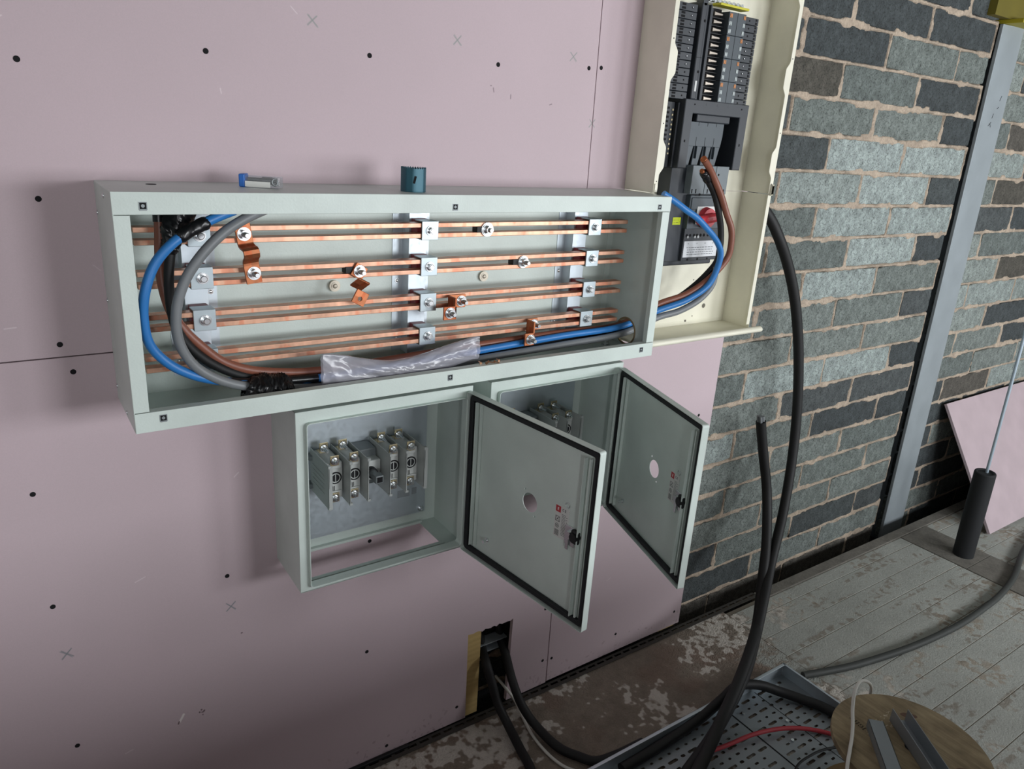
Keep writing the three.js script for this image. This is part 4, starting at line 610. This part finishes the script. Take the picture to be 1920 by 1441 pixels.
  for (let i = 0; i < 4; i++) part(t, 'shield_tongue', [plate([[sx - 0.006 + i * sw, 1.524], [sx - 0.006 + i * sw + 0.0215, 1.524], [sx + i * sw + 0.027, 1.576], [sx + i * sw - 0.002, 1.576]], 0.144, 0.149, 0.001), box(sx + i * sw + 0.0005, sx + i * sw + 0.0018, 1.545, 1.575, 0.148, 0.156)], M.plasticMid);
  for (let i = 1; i < 4; i++) part(t, 'shield_slit', [box(sx + i * sw - 0.0015, sx + i * sw - 0.0003, 1.574, 1.596, 0.149, 0.1503), box(sx + i * sw + 0.001, sx + i * sw + 0.0022, 1.623, 1.633, 0.149, 0.1503)], M.hole);
  // neutral bar in the dark gap at the left
  const nb = part(t, 'neutral_bar', [box(0.19, 0.213, 1.521, 1.672, 0.105, 0.15, 0.001), box(0.2165, 0.2275, 1.521, 1.672, 0.105, 0.146, 0.001), box(0.229, 0.2355, 1.521, 1.672, 0.105, 0.156, 0.001)], M.plasticDark);
  part(nb, 'neutral_screw', Array.from({ length: 10 }, (_, i) => zcyl(0.0024, 0.146, 0.1475, 0.222, 1.654 - i * 0.0112, 10)), M.brass);
  part(nb, 'neutral_slot', Array.from({ length: 13 }, (_, i) => box(0.198, 0.207, 1.655 - i * 0.0102, 1.66 - i * 0.0102, 0.1498, 0.1505)), M.hole);
  // --- incoming switch
  part(t, 'switch_body', [box(0.243, 0.444, 1.284, 1.521, 0.105, 0.148, 0.002), box(0.243, 0.444, 1.272, 1.287, 0.105, 0.142, 0.004), box(0.308, 0.444, 1.286, 1.372, 0.14, 0.158, 0.002)], M.plastic);
  const tc = part(t, 'terminal_cover', [box(0.295, 0.3445, 1.459, 1.529, 0.14, 0.17, 0.0015), box(0.3455, 0.3815, 1.459, 1.529, 0.14, 0.17, 0.0015), box(0.3825, 0.43, 1.459, 1.529, 0.14, 0.17, 0.0015)], std('#727b80', 0.5, { map: T.tone }));
  part(tc, 'cover_notch', [zcyl(0.003, 0.1698, 0.1704, 0.392, 1.508, 10), zcyl(0.003, 0.1698, 0.1704, 0.331, 1.508, 10), zcyl(0.0035, 0.1698, 0.1704, 0.331, 1.458, 10), ...[0.299, 0.313, 0.356, 0.37, 0.404, 0.418].map((x) => box(x, x + 0.0035, 1.461, 1.472, 0.1696, 0.1703))], M.hole);
  part(t, 'switch_front', [box(0.308, 0.436, 1.37, 1.456, 0.14, 0.163, 0.002), box(0.312, 0.428, 1.42, 1.45, 0.16, 0.166, 0.002)], M.plasticMid);
  part(t, 'white_plate', box(0.334, 0.402, 1.383, 1.428, 0.1655, 0.1675, 0.0006), std('#e3e6e4', 0.5));
  part(t, 'red_handle', [metric(new THREE.CylinderGeometry(0.024, 0.027, 0.016, 28).rotateX(Math.PI / 2).translate(0.367, 1.4, 0.175)), new RoundedBoxGeometry(0.076, 0.024, 0.018, 3, 0.009).rotateZ(0.12).translate(0.351, 1.399, 0.19), zcyl(0.0016, 0.198, 0.1996, 0.361, 1.4, 8)].map((q) => metric(q)), M.redPlastic, 'red rotary switch handle');
  part(t, 'yellow_label', metricKeep(box(0.269, 0.2975, 1.38, 1.3985, 0.1478, 0.1485), 0.269, 1.38, 0.0285, 0.0185), std('#ffffff', 0.55, { map: canvasTex(128, 84, (g) => { g.fillStyle = '#d6e51c'; g.fillRect(0, 0, 128, 84); g.fillStyle = '#8a931c'; for (let i = 0; i < 3; i++) g.fillRect(12, 14 + i * 10, 90, 3); g.fillRect(14, 58, 30, 4); g.fillRect(52, 54, 40, 9); g.fillRect(104, 44, 8, 28); }) }));
  part(t, 'white_label', metricKeep(box(0.312, 0.4405, 1.296, 1.338, 0.1578, 0.1586), 0.312, 1.296, 0.1285, 0.042), std('#ffffff', 0.55, { map: canvasTex(384, 126, (g) => { g.fillStyle = '#dde0e4'; g.fillRect(0, 0, 384, 126); g.fillStyle = '#5c6066'; g.font = 'bold 15px sans-serif'; g.fillText('N', 40, 24); g.fillText('L1', 136, 24); g.fillText('L2', 230, 24); g.fillText('L3', 320, 24); for (let r = 0; r < 4; r++) { let x = 30 + 14 * hash(r, 2, 4); while (x < 330) { const w = 8 + 26 * hash(r, Math.round(x), 7); g.fillRect(x, 48 + r * 18, w, 5); x += w + 7; } } }) }), 'white printed label');
  part(t, 'lower_notch', [...[0.332, 0.37, 0.408].map((x) => zcyl(0.003, 0.1576, 0.1583, x, 1.29, 10)), ...[0.3, 0.312, 0.327, 0.338, 0.352, 0.365, 0.38, 0.392].map((x) => zcyl(0.0042, 0.1576, 0.1583, x + 0.018, 1.353, 10))], M.hole);
  part(t, 'lower_screw', [0.306, 0.333, 0.345].map((x) => zcyl(0.0035, 0.158, 0.159, x + 0.016, 1.349, 10)), M.steel);
}

// ---------------------------------------------------------------- things on the floor and along the brick wall
{
  // heavy black cables
  single('heavy_cable', tube([[0.6, 1.46, 0.035], [0.68, 1.45, 0.05], [0.763, 1.384, 0.07], [0.811, 1.318, 0.085], [0.871, 1.234, 0.09], [0.928, 1.129, 0.095], [0.991, 0.963, 0.1], [1.036, 0.75, 0.11], [1.03, 0.554, 0.135], [0.968, 0.38, 0.18], [0.88, 0.25, 0.229], [0.755, 0.165, 0.307], [0.645, 0.11, 0.373], [0.521, 0.085, 0.442], [0.376, 0.06, 0.501], [0.24, 0.05, 0.55], [0.1, 0.045, 0.592], [-0.1, 0.04, 0.66]], 0.0165, 160, 18), M.sheath, 'long thick black cable curving out from behind the cream cabinet down to the floor tray', 'cable', [0.9, 0.045, 0.3]);
  const c2 = thing('heavy_cable', 'shorter thick black cable with a cut upper end leaning against the brick wall', 'cable', [0.87, 0.05, 0.2]);
  part(c2, 'outer_sheath', tube([[0.862, 0.718, 0.1], [0.873, 0.685, 0.1], [0.901, 0.595, 0.105], [0.93, 0.45, 0.128], [0.881, 0.3, 0.195], [0.81, 0.195, 0.254], [0.72, 0.13, 0.322], [0.591, 0.133, 0.4], [0.448, 0.115, 0.473], [0.282, 0.1, 0.548], [0.166, 0.09, 0.6], [0.0, 0.08, 0.67]], 0.0165, 140, 18), M.sheath);
  part(c2, 'cut_cores', [[0.006, 0.005], [-0.006, 0.005], [0.006, -0.006], [-0.006, -0.006]].map(([a, b]) => tube([[0.866 + a, 0.705, 0.1 + b], [0.8555 + a, 0.7385, 0.1 + b]], 0.0048, 3, 10)), M.greyCable);
  single('heavy_cable', tube([[0.0, 0.025, 0.475], [0.12, 0.026, 0.472], [0.3, 0.036, 0.466], [0.41, 0.055, 0.458], [0.476, 0.066, 0.452], [0.555, 0.052, 0.474], [0.61, 0.032, 0.512], [0.648, 0.025, 0.56], [0.68, 0.0235, 0.62], [0.692, 0.0235, 0.75], [0.692, 0.0235, 0.9]], 0.0145, 90, 16), M.sheath, 'black cable curving across the perforated tray to the cable drum', 'cable', [0.55, 0.03, 0.5]);
  single('thin_cable', tube([[0.36, 0.016, 0.735], [0.428, 0.02, 0.708], [0.482, 0.022, 0.707], [0.54, 0.018, 0.712], [0.6, 0.014, 0.73]], 0.0035, 40, 8), M.sheath, 'thin black cable lying on the perforated tray beside the drum', 'cable', [0.48, 0.016, 0.71]);
  single('red_cable', tube([[0.2, 0.016, 0.54], [0.313, 0.02, 0.562], [0.394, 0.026, 0.576], [0.477, 0.024, 0.597], [0.539, 0.02, 0.623], [0.587, 0.016, 0.657], [0.63, 0.016, 0.71]], 0.0062, 70, 10), M.redCable, 'red cable running over the perforated tray', 'cable', [0.45, 0.016, 0.6]);
  single('grey_cable', tube([[2.9, 0.012, 0.43], [2.6, 0.012, 0.445], [2.327, 0.012, 0.489], [2.03, 0.013, 0.571], [1.837, 0.012, 0.602], [1.672, 0.012, 0.612], [1.506, 0.012, 0.615], [1.35, 0.012, 0.606], [1.212, 0.012, 0.592], [1.074, 0.012, 0.57], [0.942, 0.012, 0.544], [0.84, 0.012, 0.515], [0.76, 0.012, 0.49]], 0.0115, 120, 14), std('#3d403e', 0.65, { map: T.tone }), 'grey cable sweeping across the pale floor boards towards the leaning board', 'cable', [1.6, 0.012, 0.6]);
  // cables through the hole in the partition
  single('black_cable', tube([[-0.17, 0.21, 0.03], [-0.181, 0.19, 0.06], [-0.195, 0.172, 0.11], [-0.19, 0.13, 0.13], [-0.182, 0.07, 0.157], [-0.173, 0.026, 0.2], [-0.184, 0.014, 0.274], [-0.203, 0.014, 0.355], [-0.245, 0.014, 0.402], [-0.34, 0.014, 0.42], [-0.5, 0.014, 0.425]], 0.0125, 80, 14), M.sheath, 'left of the two black cables coming out of the hole in the pink wall', 'cable', [-0.19, 0.014, 0.2]);
  single('black_cable', tube([[-0.1, 0.225, 0.02], [-0.107, 0.2, 0.035], [-0.12, 0.17, 0.09], [-0.137, 0.125, 0.16], [-0.128, 0.07, 0.2], [-0.11, 0.03, 0.245], [-0.09, 0.014, 0.33], [-0.064, 0.014, 0.377], [-0.036, 0.014, 0.412], [0.02, 0.014, 0.425], [0.12, 0.014, 0.43]], 0.0125, 80, 14), M.sheath, 'right of the two black cables from the wall hole, bending to the perforated tray', 'cable', [-0.11, 0.014, 0.25]);
  single('white_cable', tube([[-0.12, 0.06, 0.05], [-0.115, 0.05, 0.1], [-0.1, 0.02, 0.13], [-0.105, 0.006, 0.17], [-0.12, 0.005, 0.235], [-0.125, 0.005, 0.29], [-0.121, 0.005, 0.345], [-0.108, 0.005, 0.385], [-0.085, 0.005, 0.412], [-0.04, 0.0047, 0.432], [0.05, 0.0047, 0.438]], 0.0042, 70, 10), M.whiteCable, 'thin white cable lying between the black cables below the wall hole', 'cable', [-0.12, 0.005, 0.25]);

  // perforated cable tray
  const t = thing('cable_tray', 'galvanised perforated cable tray lying on the floor at the bottom right', 'cable tray', [0.1, 0, 0.7]);
  const tz0 = 0.447, tz1 = 0.93, slots = (x0, x1, z0, z1) => {
    const o = []; let r = 0;
    for (let z = z0 + 0.022; z < z1 - 0.012; z += 0.0245, r++) {
      const kind = r % 4; let i = 0;
      for (let x = x0 + 0.016 + (kind === 2 ? 0.02 : kind === 1 ? 0.011 : kind === 3 ? 0.03 : 0); x < x1 - 0.03; i++) {
        const L = kind % 2 === 0 ? (i % 3 === 2 ? 0.006 : 0.026) : (i % 2 ? 0.004 : 0.008), w = kind % 2 ? 0.0035 : 0.0046;
        const pts = []; for (let k = 0; k <= 4; k++) { const a = Math.PI / 2 + k / 4 * Math.PI; pts.push([x + w + w * Math.cos(a), -z + w * Math.sin(a)]); } for (let k = 0; k <= 4; k++) { const a = -Math.PI / 2 + k / 4 * Math.PI; pts.push([x + w + L + w * Math.cos(a), -z + w * Math.sin(a)]); }
        o.push(pts.reverse()); x += L + 2 * w + (kind % 2 ? 0.02 : 0.013);
      }
    }
    return o;
  };
  const sheet = (x0, x1, y) => metric(plate(rect(x0, x1, -tz1, -tz0), y, y + 0.0014, 0, slots(x0, x1, tz0, tz1)).rotateX(-Math.PI / 2));
  part(t, 'tray_base', sheet(-0.7, 0.425, 0.008), M.galvDull); part(t, 'tray_base', sheet(0.4265, 0.71, 0.0055), M.galvDull); 
  part(t, 'tray_flange', [box(-0.7, 0.71, 0.005, 0.05, tz0 - 0.0014, tz0, 0.0005), box(-0.7, 0.71, 0.0486, 0.05, tz0 - 0.0014, tz0 + 0.008, 0.0005)], M.galv); part(t, 'tray_flange', box(-0.7, 0.71, 0.005, 0.05, tz1, tz1 + 0.0014, 0.0005), M.galvDull);
  part(t, 'tray_end', [box(0.71, 0.7114, 0.005, 0.05, tz0, tz1, 0.0005), box(0.704, 0.7114, 0.0486, 0.05, tz0, tz1, 0.0005)], M.galv);
  for (const [x, z] of [[0.65, 0.475], [0.46, 0.5], [0.5, 0.64], [0.55, 0.585]]) part(t, 'tray_screw', ycyl(0.0045, 0.009, 0.0125, x, z, 12), M.zinc);
  part(t, 'coupling_line', [box(0.424, 0.428, 0.0085, 0.0102, tz0, tz1), box(0.565, 0.5665, 0.0066, 0.0076, tz0 + 0.01, tz1)], M.hole);

  // wooden cable drum with steel channels on its top
  const dx = 0.478, dz = 0.936, R = 0.178, dy = 0.25;
  const drum = thing('cable_drum', 'plywood cable drum standing on the tray at the lower right corner', 'cable drum', [dx, 0.01, dz]);
  const top = canvasTex(1024, 1024, (g, w) => {
    g.fillStyle = '#8c7d62'; g.fillRect(0, 0, w, w); const im = g.getImageData(0, 0, w, w), d = im.data;
    for (let y = 0; y < w; y++) for (let x = 0; x < w; x++) { const o = (y * w + x) * 4, n = (fbm(x / 20, y / 220, 131, 4) - 0.5) * 46 + (fbm(x / 130, y / 130, 137, 4) - 0.5) * 60; d[o] += n; d[o + 1] += n * 0.95; d[o + 2] += n * 0.8; }
    g.putImageData(im, 0, 0);
    const px = (x) => 512 + (x - dx) / R * 512, pz = (z) => 512 + (z - dz) / R * 512;
    g.fillStyle = 'rgba(70,38,36,.55)'; for (const [x, z, a, l] of [[0.578, 0.876, 0.75, 60], [0.52, 1.045, 0.75, 70], [0.4, 1.03, 0.3, 40]]) { g.beginPath(); g.ellipse(px(x), pz(z), l, l * 0.42, a, 0, 7); g.fill(); }
    g.strokeStyle = 'rgba(214,202,182,.6)'; for (let i = 0; i < 60; i++) { g.lineWidth = rr(2, 7); const x = px(rr(0.43, 0.55)), y = pz(rr(0.84, 0.875)); g.beginPath(); g.moveTo(x, y); g.lineTo(x + rr(-40, 40), y + rr(-14, 14)); g.stroke(); }
    g.fillStyle = '#2b241d'; g.font = 'bold 48px serif'; g.save(); g.translate(px(0.443), pz(0.825)); g.rotate(1.74 + Math.PI); g.textAlign = 'center'; g.fillText('IGHT', 0, 0); g.restore();
  });
  const ply = std('#8a7c66', 0.8, { map: T.wood });
  const disc = new THREE.CylinderGeometry(R, R, 0.014, 56).translate(0, dy - 0.007 - 0.01, 0), uv = disc.attributes.uv, dp = disc.attributes.position;
  for (let i = 0; i < uv.count; i++) uv.setXY(i, 0.5 + dp.getX(i) / R / 2, 0.5 - dp.getZ(i) / R / 2);
  local(drum, 'flange', disc, std('#ffffff', 0.8, { map: top })); local(drum, 'flange', ycyl(R, 0, 0.014, 0, 0, 56), ply); local(drum, 'core', ycyl(0.075, 0.014, dy - 0.024, 0, 0, 40), ply);
  const wind = []; for (let i = 0; i < 22; i++) wind.push(new THREE.TorusGeometry(0.1 + (i % 2) * 0.004, 0.0048, 8, 44).rotateX(Math.PI / 2).translate(0, 0.02 + i * 0.0095, 0)); local(drum, 'wound_cable', wind, M.whiteCable);
  local(drum, 'flange_hole', [ycyl(0.0075, dy - 0.0104, dy - 0.0097, -0.078, 0.055, 18), ycyl(0.014, dy - 0.0104, dy - 0.0097, 0, 0, 22)], M.hole);
  single('white_cable', tube([[0.6, 0.16, 0.765], [0.59, 0.215, 0.77], [0.572, 0.265, 0.775], [0.535, 0.3, 0.776], [0.49, 0.318, 0.779], [0.455, 0.31, 0.79], [0.43, 0.285, 0.806], [0.405, 0.268, 0.826], [0.375, 0.26, 0.845], [0.33, 0.256, 0.868], [0.284, 0.25, 0.892], [0.25, 0.225, 0.92], [0.26, 0.15, 0.96]], 0.0042, 90, 10), M.whiteCable, 'white cable looping up over the edge of the plywood drum', 'cable', [0.42, 0.25, 0.82]);
  // three short steel channels
  const chan = (label, a, b, w, h, up) => { // a, b: ends of the axis on the drum top
    const L = Math.hypot(b[0] - a[0], b[1] - a[1]), y0 = dy, g = thing('steel_channel', label, 'steel channel', [(a[0] + b[0]) / 2, y0, (a[1] + b[1]) / 2]);
    const s = 0.002; local(g, 'web', up ? box(-L / 2, L / 2, h - s, h, -w / 2, w / 2, 0.0005) : box(-L / 2, L / 2, 0, s, -w / 2, w / 2, 0.0005), M.galvDull);
    for (const d of [-1, 1]) local(g, 'leg', box(-L / 2, L / 2, 0, h, Math.min(d * w / 2, d * (w / 2 - s)), Math.max(d * w / 2, d * (w / 2 - s)), 0.0005), M.galvDull);
    g.rotation.y = -Math.atan2(b[1] - a[1], b[0] - a[0]); return g;
  };
  chan('steel channel lying web up on the plywood drum, left of the other channel', [0.458, 0.853], [0.31, 1.0], 0.036, 0.024, true);
  chan('steel channel lying open side up on the plywood drum, right of the other channel', [0.535, 0.87], [0.41, 1.055], 0.04, 0.036, false);

  // threaded rod in a black foam sleeve
  const rod = thing('threaded_rod', 'long zinc threaded rod standing upright in a black foam sleeve near the brick wall', 'rod', [2.052, 0.003, 0.366]);
  local(rod, 'rod', [ycyl(0.0062, 0.02, 2.9, 0, 0, 14)], std('#b4c4d0', 0.4, { metalness: 0.4 })); local(rod, 'foam_sleeve', [ycyl(0.04, 0, 0.385, 0, 0.0, 28), new THREE.TorusGeometry(0.034, 0.006, 8, 28).rotateX(Math.PI / 2).translate(0, 0.385, 0)].map((q) => metric(q)), M.rubber, 'black foam pipe sleeve'); rod.rotation.z = 0.045;
  rod.children[0].position.x = 0.012;
  // pink board leaning on the bricks
  const lb = single('leaning_plasterboard', plate(rect(2.338, 3.9, 0, 0.605), 0, 0.0125, 0.0006), M.paperPlain, 'pink plasterboard offcut leaning against the grey brick wall at the right edge', 'plasterboard', [2.338, 0, 0]);
  lb.position.set(2.338, 0.0045, 0.335); lb.rotation.x = -0.557;
}

renderer.render(scene, camera);
